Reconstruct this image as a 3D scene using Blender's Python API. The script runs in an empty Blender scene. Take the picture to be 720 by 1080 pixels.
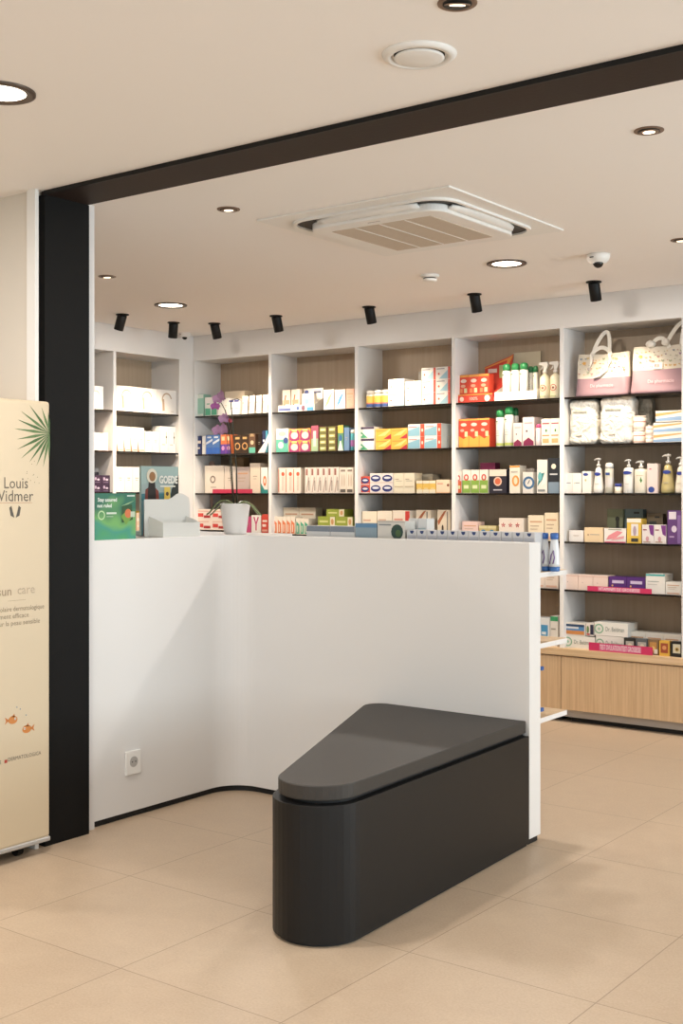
import bpy, bmesh, math, random
from math import sin, cos, pi, radians, sqrt, atan2
from mathutils import Vector, Matrix
random.seed(7)
SC = bpy.context.scene
COL = SC.collection
# Room frame: x runs along the back wall (right = +x), y runs away towards the back wall, z up, metres.
H_CEIL = 2.5
V_SHELF = 6.47      # front plane of the back shelving
U_SHELF = -6.2      # front plane of the left shelving

# ------------------------------------------------------------------ materials
def lin(c):
    return c/12.92 if c <= .04045 else ((c+.055)/1.055)**2.4
def hexc(h):
    return (lin(int(h[0:2],16)/255), lin(int(h[2:4],16)/255), lin(int(h[4:6],16)/255), 1)
def new_mat(name):
    m = bpy.data.materials.new(name); m.use_nodes = True
    nt = m.node_tree; b = nt.nodes['Principled BSDF']
    return m, nt, b
def mat(name, col, rough=.5, metal=0, bump=0, bscale=200, spec=.5, var=0, emit=None, estr=0):
    m, nt, b = new_mat(name)
    b.inputs['Base Color'].default_value = hexc(col)
    b.inputs['Roughness'].default_value = rough
    b.inputs['Metallic'].default_value = metal
    b.inputs['Specular IOR Level'].default_value = spec
    tc = nt.nodes.new('ShaderNodeTexCoord')
    n = nt.nodes.new('ShaderNodeTexNoise'); n.inputs['Scale'].default_value = bscale; n.inputs['Detail'].default_value = 3
    nt.links.new(tc.outputs['Object'], n.inputs['Vector'])
    if bump:
        bp = nt.nodes.new('ShaderNodeBump'); bp.inputs['Strength'].default_value = bump; bp.inputs['Distance'].default_value = .002
        nt.links.new(n.outputs['Fac'], bp.inputs['Height']); nt.links.new(bp.outputs['Normal'], b.inputs['Normal'])
    if var:
        mx = nt.nodes.new('ShaderNodeMix'); mx.data_type = 'RGBA'; mx.blend_type = 'MULTIPLY'
        mx.inputs[0].default_value = var
        mx.inputs[6].default_value = hexc(col)
        nt.links.new(n.outputs['Fac'], mx.inputs[7]); nt.links.new(mx.outputs[2], b.inputs['Base Color'])
    if emit:
        b.inputs['Emission Color'].default_value = hexc(emit); b.inputs['Emission Strength'].default_value = estr
    return m
def attr_mat(name, rough, spec=.5, alpha=None, coat=0):
    m, nt, b = new_mat(name)
    a = nt.nodes.new('ShaderNodeAttribute'); a.attribute_name = 'Col'
    nt.links.new(a.outputs['Color'], b.inputs['Base Color'])
    b.inputs['Roughness'].default_value = rough; b.inputs['Specular IOR Level'].default_value = spec
    b.inputs['Coat Weight'].default_value = coat
    if alpha: b.inputs['Alpha'].default_value = alpha
    return m
def wood_mat(name, c1, c2, vertical=True, scale=1.0):
    m, nt, b = new_mat(name)
    tc = nt.nodes.new('ShaderNodeTexCoord'); mp = nt.nodes.new('ShaderNodeMapping')
    mp.inputs['Scale'].default_value = (26*scale, 26*scale, .9*scale) if vertical else (.9*scale, 26*scale, 26*scale)
    nt.links.new(tc.outputs['Object'], mp.inputs['Vector'])
    n = nt.nodes.new('ShaderNodeTexNoise'); n.inputs['Scale'].default_value = 3; n.inputs['Detail'].default_value = 5
    n.inputs['Distortion'].default_value = .35
    nt.links.new(mp.outputs['Vector'], n.inputs['Vector'])
    r = nt.nodes.new('ShaderNodeValToRGB')
    r.color_ramp.elements[0].position = .3; r.color_ramp.elements[0].color = hexc(c1)
    r.color_ramp.elements[1].position = .72; r.color_ramp.elements[1].color = hexc(c2)
    nt.links.new(n.outputs['Fac'], r.inputs['Fac']); nt.links.new(r.outputs['Color'], b.inputs['Base Color'])
    b.inputs['Roughness'].default_value = .5
    return m
def floor_mat():
    m, nt, b = new_mat('stone_tiles'); L = nt.links.new; N = nt.nodes.new
    tc = N('ShaderNodeTexCoord'); sx = N('ShaderNodeSeparateXYZ'); L(tc.outputs['Object'], sx.inputs[0])
    def M(op, a, bb=None, c=None):
        n = N('ShaderNodeMath'); n.operation = op
        for i, v in enumerate((a, bb, c)):
            if v is None: continue
            if isinstance(v, (int, float)): n.inputs[i].default_value = v
            else: L(v, n.inputs[i])
        return n.outputs[0]
    T = .59
    px = M('DIVIDE', M('ADD', sx.outputs[0], 3.147+T*20), T); py = M('DIVIDE', M('ADD', sx.outputs[1], -2.372+T*20), T)
    fx = M('FRACT', px); fy = M('FRACT', py)
    dx = M('MINIMUM', fx, M('SUBTRACT', 1, fx)); dy = M('MINIMUM', fy, M('SUBTRACT', 1, fy))
    d = M('MINIMUM', dx, dy)
    g = M('LESS_THAN', d, .0030)
    cell = N('ShaderNodeCombineXYZ'); L(M('FLOOR', px), cell.inputs[0]); L(M('FLOOR', py), cell.inputs[1])
    wn = N('ShaderNodeTexWhiteNoise'); L(cell.outputs[0], wn.inputs['Vector'])
    off = N('ShaderNodeVectorMath'); off.operation = 'MULTIPLY_ADD'
    L(wn.outputs['Color'], off.inputs[0]); off.inputs[1].default_value = (7, 7, 7); L(tc.outputs['Object'], off.inputs[2])
    n1 = N('ShaderNodeTexNoise'); n1.inputs['Scale'].default_value = 9; n1.inputs['Detail'].default_value = 9; n1.inputs['Roughness'].default_value = .75; n1.inputs['Distortion'].default_value = .6
    L(off.outputs[0], n1.inputs['Vector'])
    n2 = N('ShaderNodeTexNoise'); n2.inputs['Scale'].default_value = 140; n2.inputs['Detail'].default_value = 3
    L(tc.outputs['Object'], n2.inputs['Vector'])
    fac = M('ADD', M('MULTIPLY', n1.outputs['Fac'], .5), M('MULTIPLY', n2.outputs['Fac'], .5))
    fac = M('ADD', fac, M('MULTIPLY', M('SUBTRACT', wn.outputs['Value'], .5), .07))
    r = N('ShaderNodeValToRGB'); r.color_ramp.elements[0].position = .3; r.color_ramp.elements[0].color = hexc(FLOOR1)
    r.color_ramp.elements[1].position = .7; r.color_ramp.elements[1].color = hexc(FLOOR2)
    L(fac, r.inputs['Fac'])
    mx = N('ShaderNodeMix'); mx.data_type = 'RGBA'; L(M('MULTIPLY', g, .55), mx.inputs[0]); L(r.outputs['Color'], mx.inputs[6]); mx.inputs[7].default_value = hexc('6e5a48')
    L(mx.outputs[2], b.inputs['Base Color'])
    rr = M('ADD', M('MULTIPLY', n1.outputs['Fac'], .25), .30); L(rr, b.inputs['Roughness'])
    b.inputs['Specular IOR Level'].default_value = .42
    bp = N('ShaderNodeBump'); bp.inputs['Strength'].default_value = .25; bp.inputs['Distance'].default_value = .001
    L(M('SUBTRACT', fac, M('MULTIPLY', g, .6)), bp.inputs['Height']); L(bp.outputs['Normal'], b.inputs['Normal'])
    return m
def glass_mat(name, tint, gl=.12, rough=.05):
    m = bpy.data.materials.new(name); m.use_nodes = True; nt = m.node_tree
    for n in list(nt.nodes): nt.nodes.remove(n)
    o = nt.nodes.new('ShaderNodeOutputMaterial'); t = nt.nodes.new('ShaderNodeBsdfTransparent'); g = nt.nodes.new('ShaderNodeBsdfGlossy')
    t.inputs['Color'].default_value = hexc(tint); g.inputs['Roughness'].default_value = rough
    f = nt.nodes.new('ShaderNodeFresnel'); f.inputs['IOR'].default_value = 1.45
    x = nt.nodes.new('ShaderNodeMixShader'); nt.links.new(f.outputs[0], x.inputs[0]); nt.links.new(t.outputs[0], x.inputs[1]); nt.links.new(g.outputs[0], x.inputs[2])
    nt.links.new(x.outputs[0], o.inputs['Surface'])
    return m
FLOOR1, FLOOR2 = 'b29b84', 'c7b39b'
M = {}
M['ceiling'] = mat('ceiling_paint', 'f2eeea', .85, bump=.05)
M['wall'] = mat('wall_paint', 'd2cabe', .8, bump=.05)
M['white'] = mat('white_laminate', 'e0deda', .42, bump=.02)
M['lacquer'] = mat('white_lacquer', 'dedcda', .38)
M['frame'] = mat('black_wood_portal', '0c0b0a', .65,spec=.2, bump=.25, bscale=60)
M['beam'] = mat('brown_black_soffit', '271c16', .6,spec=.3, bump=.2, bscale=60)
M['black'] = mat('black_laminate', '0c0b0b', .45,spec=.35, bump=.35, bscale=350)
M['seat'] = mat('dark_grey_seat', '322e2a', .55, bump=.2, bscale=300)
M['plinth'] = mat('black_plinth', '0c0c0c', .6)
M['oak'] = wood_mat('light_oak', 'b89a78', 'cdb08b')
M['oaktop'] = wood_mat('light_oak_top', 'bfa27c', 'd2b694', vertical=False)
M['backing'] = wood_mat('taupe_backing', 'a8957e', 'b19e88', scale=.5)
M['smoke'] = mat('smoked_glass_edge', '1a1512', .12)
M['alu'] = mat('brushed_aluminium', 'b3b0ac', .4, metal=.15)
M['blackmetal_edgeshade'] = mat('black_metal_and_edge_shade', '0a0a0a', .5,spec=.3)
M['bronze'] = mat('dark_bronze_ring', '54453a', .4, metal=.3)
M['cardboard'] = mat('white_cardboard', 'c9c9c5', .6)
M['brownring'] = mat('brown_ring', '77604e', .4)
M['plastic'] = mat('white_plastic', 'e8e6e2', .4)
M['grille'] = mat('beige_grille', 'cdbfae', .7)
M['gap'] = mat('dark_gap', '3a3835', .7)
M['lampon'] = mat('lit_diffuser', 'ffffff', .5, emit='fff0da', estr=9)
M['lamprec'] = mat('lit_lens', 'ffffff', .5, emit='ffe6c4', estr=2.5)
M['card'] = attr_mat('printed_card', .5)
M['gloss'] = attr_mat('glossy_plastic', .28, coat=.3)
M['wrap'] = attr_mat('plastic_wrap', .35, coat=.3)
_nt=M['wrap'].node_tree; _tc=_nt.nodes.new('ShaderNodeTexCoord'); _n=_nt.nodes.new('ShaderNodeTexNoise'); _n.inputs['Scale'].default_value=16; _n.inputs['Detail'].default_value=4; _n.inputs['Distortion'].default_value=1.5
_b=_nt.nodes.new('ShaderNodeBump'); _b.inputs['Strength'].default_value=.9; _b.inputs['Distance'].default_value=.03
_nt.links.new(_tc.outputs['Object'],_n.inputs['Vector']); _nt.links.new(_n.outputs['Fac'],_b.inputs['Height']); _nt.links.new(_b.outputs['Normal'],_nt.nodes['Principled BSDF'].inputs['Normal'])
M['cloth'] = attr_mat('woven_bag', .8)
M['petal'] = attr_mat('petal', .6)
M['leafm'] = mat('orchid_leaf', '79835a', .4)
M['stem'] = mat('dark_green_stem', '2a2a1c', .5)
M['glass'] = glass_mat('window_glass', 'f4f8f8')
M['dark_lens'] = mat('dark_lens', '0d0c0c', .08)
M['bark'] = mat('bark_soil', '4a3828', .9)

# ------------------------------------------------------------------ mesh builder
def ink(h, k=.80, d=.10):
    # printed inks and plastics are a little less bright and less pure than the screen colour
    r,g,b,_=hexc(h); l=.3*r+.6*g+.1*b
    return tuple(k*(x*(1-d)+l*d) for x in (r,g,b))+(1,)
class MB:
    def __init__(s): s.v=[]; s.f=[]; s.c=[]; s.m=[]; s.sm=[]
    def add(s, vs, fs, col='ffffff', mi=0, smooth=False):
        o=len(s.v); s.v += [tuple(p) for p in vs]
        c = ink(col)
        for f in fs:
            s.f.append([i+o for i in f]); s.c.append(c); s.m.append(mi); s.sm.append(smooth)
    def box(s, x0,y0,z0,x1,y1,z1, col='ffffff', mi=0):
        vs=[(x0,y0,z0),(x1,y0,z0),(x1,y1,z0),(x0,y1,z0),(x0,y0,z1),(x1,y0,z1),(x1,y1,z1),(x0,y1,z1)]
        s.add(vs,[(0,3,2,1),(4,5,6,7),(0,1,5,4),(1,2,6,5),(2,3,7,6),(3,0,4,7)],col,mi)
    def prism(s, poly, lo, hi, axis='z', col='ffffff', mi=0, smooth=False):
        n=len(poly)
        def P(a,b,t):
            return {'z':(a,b,t),'y':(a,t,b),'x':(t,a,b)}[axis]
        vs=[P(a,b,lo) for a,b in poly]+[P(a,b,hi) for a,b in poly]
        s.add(vs,[list(range(n))[::-1], list(range(n,2*n))],col,mi)
        o=len(s.v)-2*n; c=ink(col)
        for i in range(n):
            j=(i+1)%n
            s.f.append([o+i,o+j,o+n+j,o+n+i]); s.c.append(c); s.m.append(mi); s.sm.append(smooth)
    def lathe(s, prof, cx=0, cy=0, seg=20, col='ffffff', mi=0, sx=1, sy=1, tilt=None, org=None, caps=True):
        vs=[]; fs=[]
        for r,z in prof:
            for k in range(seg):
                a=2*pi*k/seg; vs.append(Vector((cx+r*cos(a)*sx, cy+r*sin(a)*sy, z)))
        if tilt is not None:
            vs=[org+tilt@(p-org) for p in vs]
        for i in range(len(prof)-1):
            for k in range(seg):
                k2=(k+1)%seg
                fs.append((i*seg+k,i*seg+k2,(i+1)*seg+k2,(i+1)*seg+k))
        s.add(vs,fs,col,mi,True)
        if caps:
            o=len(s.v)-len(vs); c=ink(col)
            for ring,rev in ((0,True),(len(prof)-1,False)):
                f=[o+ring*seg+k for k in range(seg)]
                s.f.append(f[::-1] if rev else f); s.c.append(c); s.m.append(mi); s.sm.append(False)
    def tube(s, pts, r, seg=8, col='ffffff', mi=0):
        pts=[Vector(p) for p in pts]; n=len(pts); vs=[]
        rr = r if isinstance(r,(list,tuple)) else [r]*n
        up=Vector((0.12,.31,.94)).normalized()
        for i,p in enumerate(pts):
            t=(pts[min(i+1,n-1)]-pts[max(i-1,0)]).normalized()
            a=t.cross(up)
            if a.length<.05: a=t.cross(Vector((1,0,0)))
            a.normalize(); b=t.cross(a)
            for k in range(seg):
                q=2*pi*k/seg; vs.append(p+a*cos(q)*rr[i]+b*sin(q)*rr[i])
        fs=[]
        for i in range(n-1):
            for k in range(seg):
                k2=(k+1)%seg; fs.append((i*seg+k,(i+1)*seg+k,(i+1)*seg+k2,i*seg+k2))
        fs.append(list(range(seg))); fs.append([(n-1)*seg+k for k in range(seg)][::-1])
        s.add(vs,fs,col,mi,True)
    def ball(s, c, rx, ry, rz, seg=16, rings=10, col='ffffff', mi=0, z0=-1, z1=1, jit=0):
        vs=[]; fs=[]
        for i in range(rings+1):
            t=z0+(z1-z0)*i/rings; 
            ph=math.asin(max(-1,min(1,t)))
            if z0==-1 and z1==1: ph=-pi/2+pi*i/rings
            for k in range(seg):
                a=2*pi*k/seg; j=1+jit*(random.random()-.5)
                vs.append((c[0]+rx*cos(ph)*cos(a)*j,c[1]+ry*cos(ph)*sin(a)*j,c[2]+rz*sin(ph)*j))
        for i in range(rings):
            for k in range(seg):
                k2=(k+1)%seg; fs.append((i*seg+k,i*seg+k2,(i+1)*seg+k2,(i+1)*seg+k))
        s.add(vs,fs,col,mi,True)
    def build(s, name, mats, parent=None, loc=(0,0,0), rotz=0):
        me=bpy.data.meshes.new(name); me.from_pydata(s.v,[],s.f)
        at=me.color_attributes.new('Col','FLOAT_COLOR','CORNER'); i=0; flat=[]
        for f,c in zip(s.f,s.c): flat += list(c)*len(f)
        at.data.foreach_set('color', flat)
        me.polygons.foreach_set('material_index', s.m); me.polygons.foreach_set('use_smooth', s.sm)
        for m in (mats if isinstance(mats,(list,tuple)) else [mats]): me.materials.append(m)
        me.update()
        o=bpy.data.objects.new(name,me); COL.objects.link(o); o.location=loc; o.rotation_euler=(0,0,rotz)
        if parent: o.parent=parent
        return o
def bevel(o, w, seg=2, ang=40):
    b=o.modifiers.new('bevel','BEVEL'); b.width=w; b.segments=seg; b.limit_method='ANGLE'; b.angle_limit=radians(ang)
    return o
def tag(o, label, cat, group=None):
    o['label']=label; o['category']=cat
    if group: o['group']=group
    return o
def thing(name, label, cat, loc=(0,0,0), rotz=0, group=None):
    o=bpy.data.objects.new(name,None); COL.objects.link(o); o.location=loc; o.rotation_euler=(0,0,rotz); o.empty_display_size=.05
    return tag(o,label,cat,group)
def struct(o): o['kind']='structure'; return o
_txt={}
def text_tris(s):
    """outline mesh of a word, 1 high, centred"""
    if s in _txt: return _txt[s]
    cu=bpy.data.curves.new('lettering','FONT'); cu.body=s; cu.size=1; cu.align_x='CENTER'; cu.align_y='CENTER'; cu.resolution_u=2
    o=bpy.data.objects.new('lettering',cu); COL.objects.link(o)
    dg=bpy.context.evaluated_depsgraph_get(); dg.update()
    me=bpy.data.meshes.new_from_object(o.evaluated_get(dg))
    vs=[tuple(v.co) for v in me.vertices]; fs=[list(p.vertices) for p in me.polygons]
    bpy.data.objects.remove(o); bpy.data.curves.remove(cu); bpy.data.meshes.remove(me)
    _txt[s]=(vs,fs); return _txt[s]
def put_text(mb, s, cx, cz, height, y, col, maxw=None, squash=1.0, mi=0, bold=0):
    """lettering in the local xz plane facing -y"""
    vs,fs=text_tris(s)
    if not vs: return
    w=max(v[0] for v in vs)-min(v[0] for v in vs); k=height/.72; kx=k*squash
    if maxw and w*kx>maxw: kx=maxw/w
    for q,(ox,oz) in enumerate(((0,0),(1,0),(-1,0),(0,1),(0,-1)) if bold else ((0,0),)):
        mb.add([(cx+v[0]*kx+ox*bold,y-q*.00005,cz+v[1]*k+oz*bold) for v in vs],fs,col,mi)

# ------------------------------------------------------------------ printed faces
BR='9c7458'
def ART(name):
    a,_,p=name.partition(':')
    G={
    'mark':[('r',.3,.55,.7,.58,'b9a894'),('r',.36,.47,.64,.49,'b9a894')],
    'lines':[('r',.12,.72,.88,.78,'d9a77f'),('r',.15,.56,.7,.6,'c5ad95'),('r',.15,.44,.6,.47,'c5ad95'),('r',.1,.06,.9,.16,'e6b9a0')],
    'curl':[('o',.5,.6,.2,.03,'c0a990',10,200),('p',[(.27,.12),(.4,.15),(.36,.62),(.26,.62)],'c4ab90'),('p',[(.3,.12),(.33,.15),(.32,.6),(.29,.6)],'a5896c'),('r',.7,.12,.86,.14,'cbb7a3')],
    'sprig':[('e',.3,.6,.12,.2,'b9a2bd'),('e',.62,.5,.16,.12,'cdbccf'),('r',.2,.15,.8,.2,'8d7795')],
    'wave':[('p',[(0,0),(.3,0),(.12,.3),(0,.62)],'b98a62'),('r',.35,.5,.8,.53,'c9b29c'),('r',.35,.05,.95,.1,'dcb491')],
    'side':[('r',.72,.35,.78,.8,'8b8178'),('r',.2,.3,.6,.33,'b6a898'),('e',.75,.6,.1,.04,'6c635c')],
    'band':[('r',0,.6,1,.75,'f0e2d0'),('r',.2,.3,.8,.4,'e8dccb')],
    'mintlid':[('r',0,.82,1,1,'e6efe4'),('r',0,0,1,.12,'e6efe4')],
    'greenlow':[('r',.05,.05,.95,.42,'4fb28c'),('r',.3,.62,.8,.68,'78bfa0')],
    'bluetop':[('r',0,.82,.9,.95,'5a5fa6'),('r',.2,.4,.8,.44,'a9a39b')],
    'tubedot':[('c',.5,.62,.14,'c9b9a5'),('r',.4,.3,.6,.33,'c9b9a5')],
    'bluelow':[('r',0,0,1,.35,'2c6ccc'),('p',[(0,.5),(1,.7),(1,.82),(0,.62)],'dfe9f4'),('r',.2,.85,.8,.93,'e8eef6')],
    'purplelow':[('r',0,0,1,.5,'6a3fa8'),('r',.2,.7,.8,.9,'f6d2a0'),('e',.5,.3,.3,.12,'e0a0d0')],
    'goldring':[('o',.5,.4,.26,.07,'d9a25a',0,360),('r',.2,.78,.8,.9,'d9b265')],
    'tealbase':[('r',0,0,1,.3,'5fc2a8'),('c',.5,.55,.26,'e2c9a0'),('r',.2,.85,.8,1,'b4956b')],
    'cyan':[('r',.6,0,1,1,'3fa3c0'),('r',.1,.5,.5,.6,'e0e0ee')],
    'emblem':[('o',.42,.5,.09,.03,'8b7a70',0,360),('r',.3,.2,.6,.23,'b5a494')],
    'drop':[('r',0,0,1,.14,'1f8f8a'),('p',[(0,.14),(.5,.14),(0,.4)],'1f8f8a'),('e',.55,.48,.25,.2,'e27a3a'),('e',.55,.48,.12,.1,'f6ead8')],
    'gold2':[('e',.3,.6,.14,.25,'e0b878'),('e',.7,.4,.14,.25,'6e4a22')],
    'redscript':[('r',.05,.25,.42,.6,'e0392f'),('r',.45,.15,.9,.4,'b3262a'),('r',.05,.75,.8,.85,'e9b7a5')],
    'letterY':[('p',[(.2,.9),(.35,.9),(.5,.6),(.65,.9),(.8,.9),(.57,.5),(.57,.15),(.43,.15),(.43,.5)],'d2387c')],
    'whitescript':[('r',.15,.6,.85,.7,'f6e3d8'),('r',.15,.35,.7,.48,'f6e3d8'),('r',.1,.1,.9,.2,'f4b09a')],
    'orangestripe':[('p',[(.1,.15),(.3,.15),(.5,.75),(.35,.75)],'ea6b3c'),('r',0,0,1,.2,'7c6ab0'),('r',.1,.3,.9,.5,'f0a080')],
    'bluebase':[('r',0,0,1,.3,'5b8fd0'),('r',.2,.6,.8,.66,'e6a860'),('c',.4,.5,.2,'8fb3e0')],
    'diam':[('p',[(.1,.1),(.5,.35),(.9,.9),(.45,.62)],p or 'd7b27c'),('r',.1,.9,.9,.94,'d0c4b4')],
    'mint':[('r',0,0,1,.55,'58b7a0'),('e',.5,.78,.32,.1,'a8cbb0'),('c',.8,.5,.2,'35508f'),('e',.4,.3,.22,.14,'e6e8e0')],
    'tub':[('r',.02,.02,.98,.2,'a23a78'),('e',.5,.42,.34,.3,'e9d2cf'),('o',.5,.45,.34,.08,'a8326e',0,360),('r',.25,.8,.75,.95,'f8e27a')],
    'greenlow2':[('r',0,0,1,.5,'a9c59a'),('r',.3,.2,.7,.8,'efe0d8')],
    'tooth':[('r',.1,.25,.75,.75,'c9c878'),('r',.15,.4,.6,.6,'f0ead0'),('r',.8,0,1,1,'5a3a22')],
    'yellowtop':[('r',0,.7,1,1,'e9c53f'),('p',[(0,0),(1,0),(.5,.5)],'e8efe8'),('e',.5,.5,.3,.12,'2f6fae')],
    'brushor':[('c',.62,.76,.22,'df5a2f'),('r',.52,.1,.58,.66,'b8a79c'),('r',.7,.1,.76,.66,'e69a78'),('p',[(0,.05),(.1,.05),(.1,.95),(0,.95)],'de6a44')],
    'brushgr':[('r',.15,.7,.5,.95,'a5685a'),('p',[(.2,.05),(.4,.05),(.8,.6),(.6,.66)],'c0aca0'),('r',.7,.1,.85,.5,'8b8078')],
    'twin':[('r',.15,.84,.85,.92,'948578'),('e',.35,.5,.1,.25,'d0bca8'),('e',.7,.5,.1,.25,'d0bca8'),('r',.1,.04,.9,.16,'6a625a')],
    'slant':[('p',[(.08,.04),(.85,.04),(.85,.62),(.08,.82)],p or 'ef8148'),('r',.3,.12,.5,.55,'f6e6d6')],
    'whiteend':[('r',.72,.03,1,.97,'e9e0c2'),('r',.1,.4,.6,.6,'d7d98a'),('e',.85,.5,.08,.3,'d69a60')],
    'pill':[('r',.02,.35,.98,.8,'eec447'),('r',.02,.05,.98,.3,'3d5a9c'),('e',.5,.3,.3,.1,'d24a3a')],
    'med':[('p',[(0.35,.05),(1,.05),(1,.75)],'a9d3e2'),('r',.05,.84,.6,.9,'9a98a0'),('c',.18,.45,.05,'df5a50')],
    'medred':[('p',[(0.2,.05),(.82,.05),(.82,.75)],'a4cfe0'),('r',.84,0,1,1,'e2543e'),('r',.05,.82,.6,.9,'9a98a0'),('c',.2,.45,.07,'df7060')],
    'greenwht':[('p',[(0,.05),(.6,.05),(0,.75)],'3fae7a'),('r',0,.8,1,1,'4a3a5a'),('c',.18,.3,.06,'f2f2ec')],
    'redcorner':[('p',[(.5,.02),(.98,.02),(.98,.5)],'c92a3a'),('p',[(.1,.3),(.6,.34),(.95,.9),(.9,.95)],'f8dd7a'),('r',.05,.78,.7,.84,'d88a2a')],
    'bluered':[('p',[(0,.05),(.72,.05),(.72,.8),(0,.5)],'8cc3da'),('r',.76,0,1,1,'e5502c'),('r',.05,.74,.55,.8,'d98a88'),('e',.88,.5,.06,.14,'f8d8c8')],
    'oval':[('e',.5,.5,.44,.34,p or '1e2c7c'),('e',.5,.55,.3,.12,'e9ecf2'),('r',0,0,1,.12,'e4d0c8')],
    'script2':[('r',.12,.68,.5,.72,'b0a590'),('r',.2,.6,.8,.63,'c0b8a0'),('r',.08,.3,.92,.36,'d3c3a4')],
    'ywht':[('r',0,0,1,.3,'f4ead0'),('r',0,.78,1,1,'f6ecd2'),('r',.2,.35,.8,.42,'f9e2a0')],
    'browndot':[('c',.86,.6,.09,'8a4a34'),('r',.08,.66,.5,.76,'e6ab90'),('r',0,.02,1,.1,'e9b98c')],
    'splash':[('p',[(.4,.02),(.98,.02),(.98,.4),(.86,.5),(.7,.35),(.55,.3)],p),('r',.1,.6,.6,.68,'dcb49a')],
    'redblock':[('r',.74,.3,1,.98,'d8382c'),('p',[(.5,.05),(1,.05),(1,.4)],'e0604a'),('r',.08,.6,.6,.7,'e2a090')],
    'swoosh':[('p',[(0,.6),(.5,.95),(.7,1),(.1,.45)],'b3653c'),('e',.4,.35,.08,.12,'4a3a30'),('r',.72,.05,.8,.95,'8a8480')],
    'redmed':[('r',0,.88,1,1,'f3a63a'),('e',.5,.68,.3,.1,'f9e0d0'),('e',.45,.42,.25,.08,'f2b090'),('r',.55,.06,.85,.3,'dbe0a8'),('r',.1,.06,.4,.28,'f08a50')],
    'redmed2':[('r',0,.94,1,1,'f0b23c'),('e',.5,.8,.3,.06,'f9e0d0'),('p',[(0,.02),(1,.02),(1,.42),(.5,.3),(0,.42)],'f2b234'),('r',.6,.38,.9,.56,'dbe0a8'),('e',.35,.6,.2,.05,'f6b8a0')],
    'maroon':[('p',[(.05,.02),(.95,.02),(.95,.16),(.5,.3),(.05,.16)],'8a1f4f'),('c',.35,.52,.08,'5a3a50'),('r',.15,.78,.85,.82,'d8a0a8')],
    'leafor':[('r',.1,.8,.9,.85,'b04a5a'),('e',.55,.56,.1,.06,'4a8a4a'),('r',.15,.1,.85,.26,'eeb070'),('r',.1,.36,.9,.4,'e0903c')],
    'half':[('r',0,.02,1,.56,p),('e',.5,.68,.3,.14,'d5443a'),('e',.5,.68,.14,.08,'f6e8d8'),('r',.2,.2,.8,.35,'dfe6b0')],
    'orangedisc':[('r',0,.72,1,1,'eee0ce'),('c',.5,.5,.24,'e4693a'),('o',.5,.5,.17,.03,'f4d8c0',0,360),('r',.25,.12,.75,.17,'cfcad0')],
    'orangeoval':[('r',0,.93,1,1,'ee9b2a'),('e',.6,.45,.36,.2,'eb9a35'),('e',.6,.45,.18,.13,'f4e3c0'),('r',.15,.75,.8,.8,'c0b8a8')],
    'bluering':[('o',.58,.5,.36,.1,'3f6f9c',0,360),('p',[(.45,.45),(.55,.45),(.72,.62),(.66,.64)],'2f4a66')],
    'tealleaf':[('p',[(.02,.2),(.5,.4),(.75,.62),(.3,.58)],'2f8a8a'),('p',[(.4,.22),(.8,.3),(.95,.6),(.7,.5)],'f8f6ee'),('r',.1,.06,.8,.12,'8a8f90'),('e',.3,.5,.2,.14,'6cbcc0')],
    'moon':[('r',0,0,1,.32,'7f95a8'),('c',.5,.76,.22,'ece2cc'),('r',.15,.52,.85,.56,'cfd2d6')],
    'discs':[('c',.5,.5,.32,'3f86b8'),('r',0,.8,1,1,'e6d9a0')],
    'stars':[('star',.18,.68,.1,'cc2a34'),('star',.47,.68,.1,'cc2a34'),('star',.76,.68,.1,'cc2a34'),('r',.08,.24,.92,.3,'b9a898')],
    'bluebody':[('r',.05,.1,.8,.75,'3f9bd0'),('r',.15,.4,.6,.5,'e6f2f8')],
    'greentopred':[('r',0,.84,1,1,'2fa46a'),('r',.05,.1,.9,.26,'d94a3a'),('r',.1,.55,.7,.6,'a8a49a')],
    'swash':[('p',[(0,.5),(.5,.66),(1,.86),(1,.96),(0,.78)],'f0a860'),('p',[(0,.08),(1,.1),(1,.5),(.3,.36),(0,.32)],'8fb4dc')],
    'script1':[('r',.3,.5,.8,.54,'8f8f98'),('c',.2,.5,.05,'b79a7a')],
    'blueoval':[('e',.4,.86,.3,.07,'3a4a9c'),('e',.4,.6,.1,.06,'c9c08a')],
    'bluecorner':[('e',.4,.13,.3,.1,'2e4aa0'),('r',.2,.8,.4,.84,'c65a7a')],
    'pinkbrush':[('p',[(.1,.2),(.5,.3),(.85,.75),(.6,.85),(.2,.5)],'ef8f98'),('p',[(.3,.15),(.9,.3),(.92,.5),(.5,.35)],'f3a8ac'),('r',.02,0,.98,.08,'e2557c'),('r',.2,.9,.8,.96,'a0a08a')],
    'window':[('r',.3,.3,.8,.78,'ece8e6'),('e',.55,.5,.12,.2,'b8a0b0'),('r',0,.84,1,1,'f3efe0'),('r',.3,.06,.8,.2,'3a3a34')],
    'window2':[('r',.55,.4,.75,.7,'25281e'),('e',.65,.7,.14,.08,'1d201a'),('r',.12,.1,.88,.16,'8b9170')],
    'window3':[('r',.15,.35,.6,.75,'3a4240'),('r',.5,.86,.8,.92,'2a2e2e')],
    'purplecorner':[('p',[(.55,.98),(.98,.98),(.98,.4),(.7,.5)],'7c2f8a'),('e',.45,.25,.14,.14,'d8a0a8'),('r',.08,.7,.4,.76,'9a3a5a'),('r',.1,.06,.7,.12,'c9a58a')],
    'purplebox':[('r',.1,.74,.65,.96,'e9e0ee'),('e',.5,.45,.2,.1,'e6d8ee'),('r',.15,.2,.5,.24,'cdb2dc'),('r',.74,.02,1,.86,'8f6ab0')],
    'dotc':[('c',.3,.5,.025,'8a7a80'),('r',0,.9,1,.94,'ecbfae')],
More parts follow.
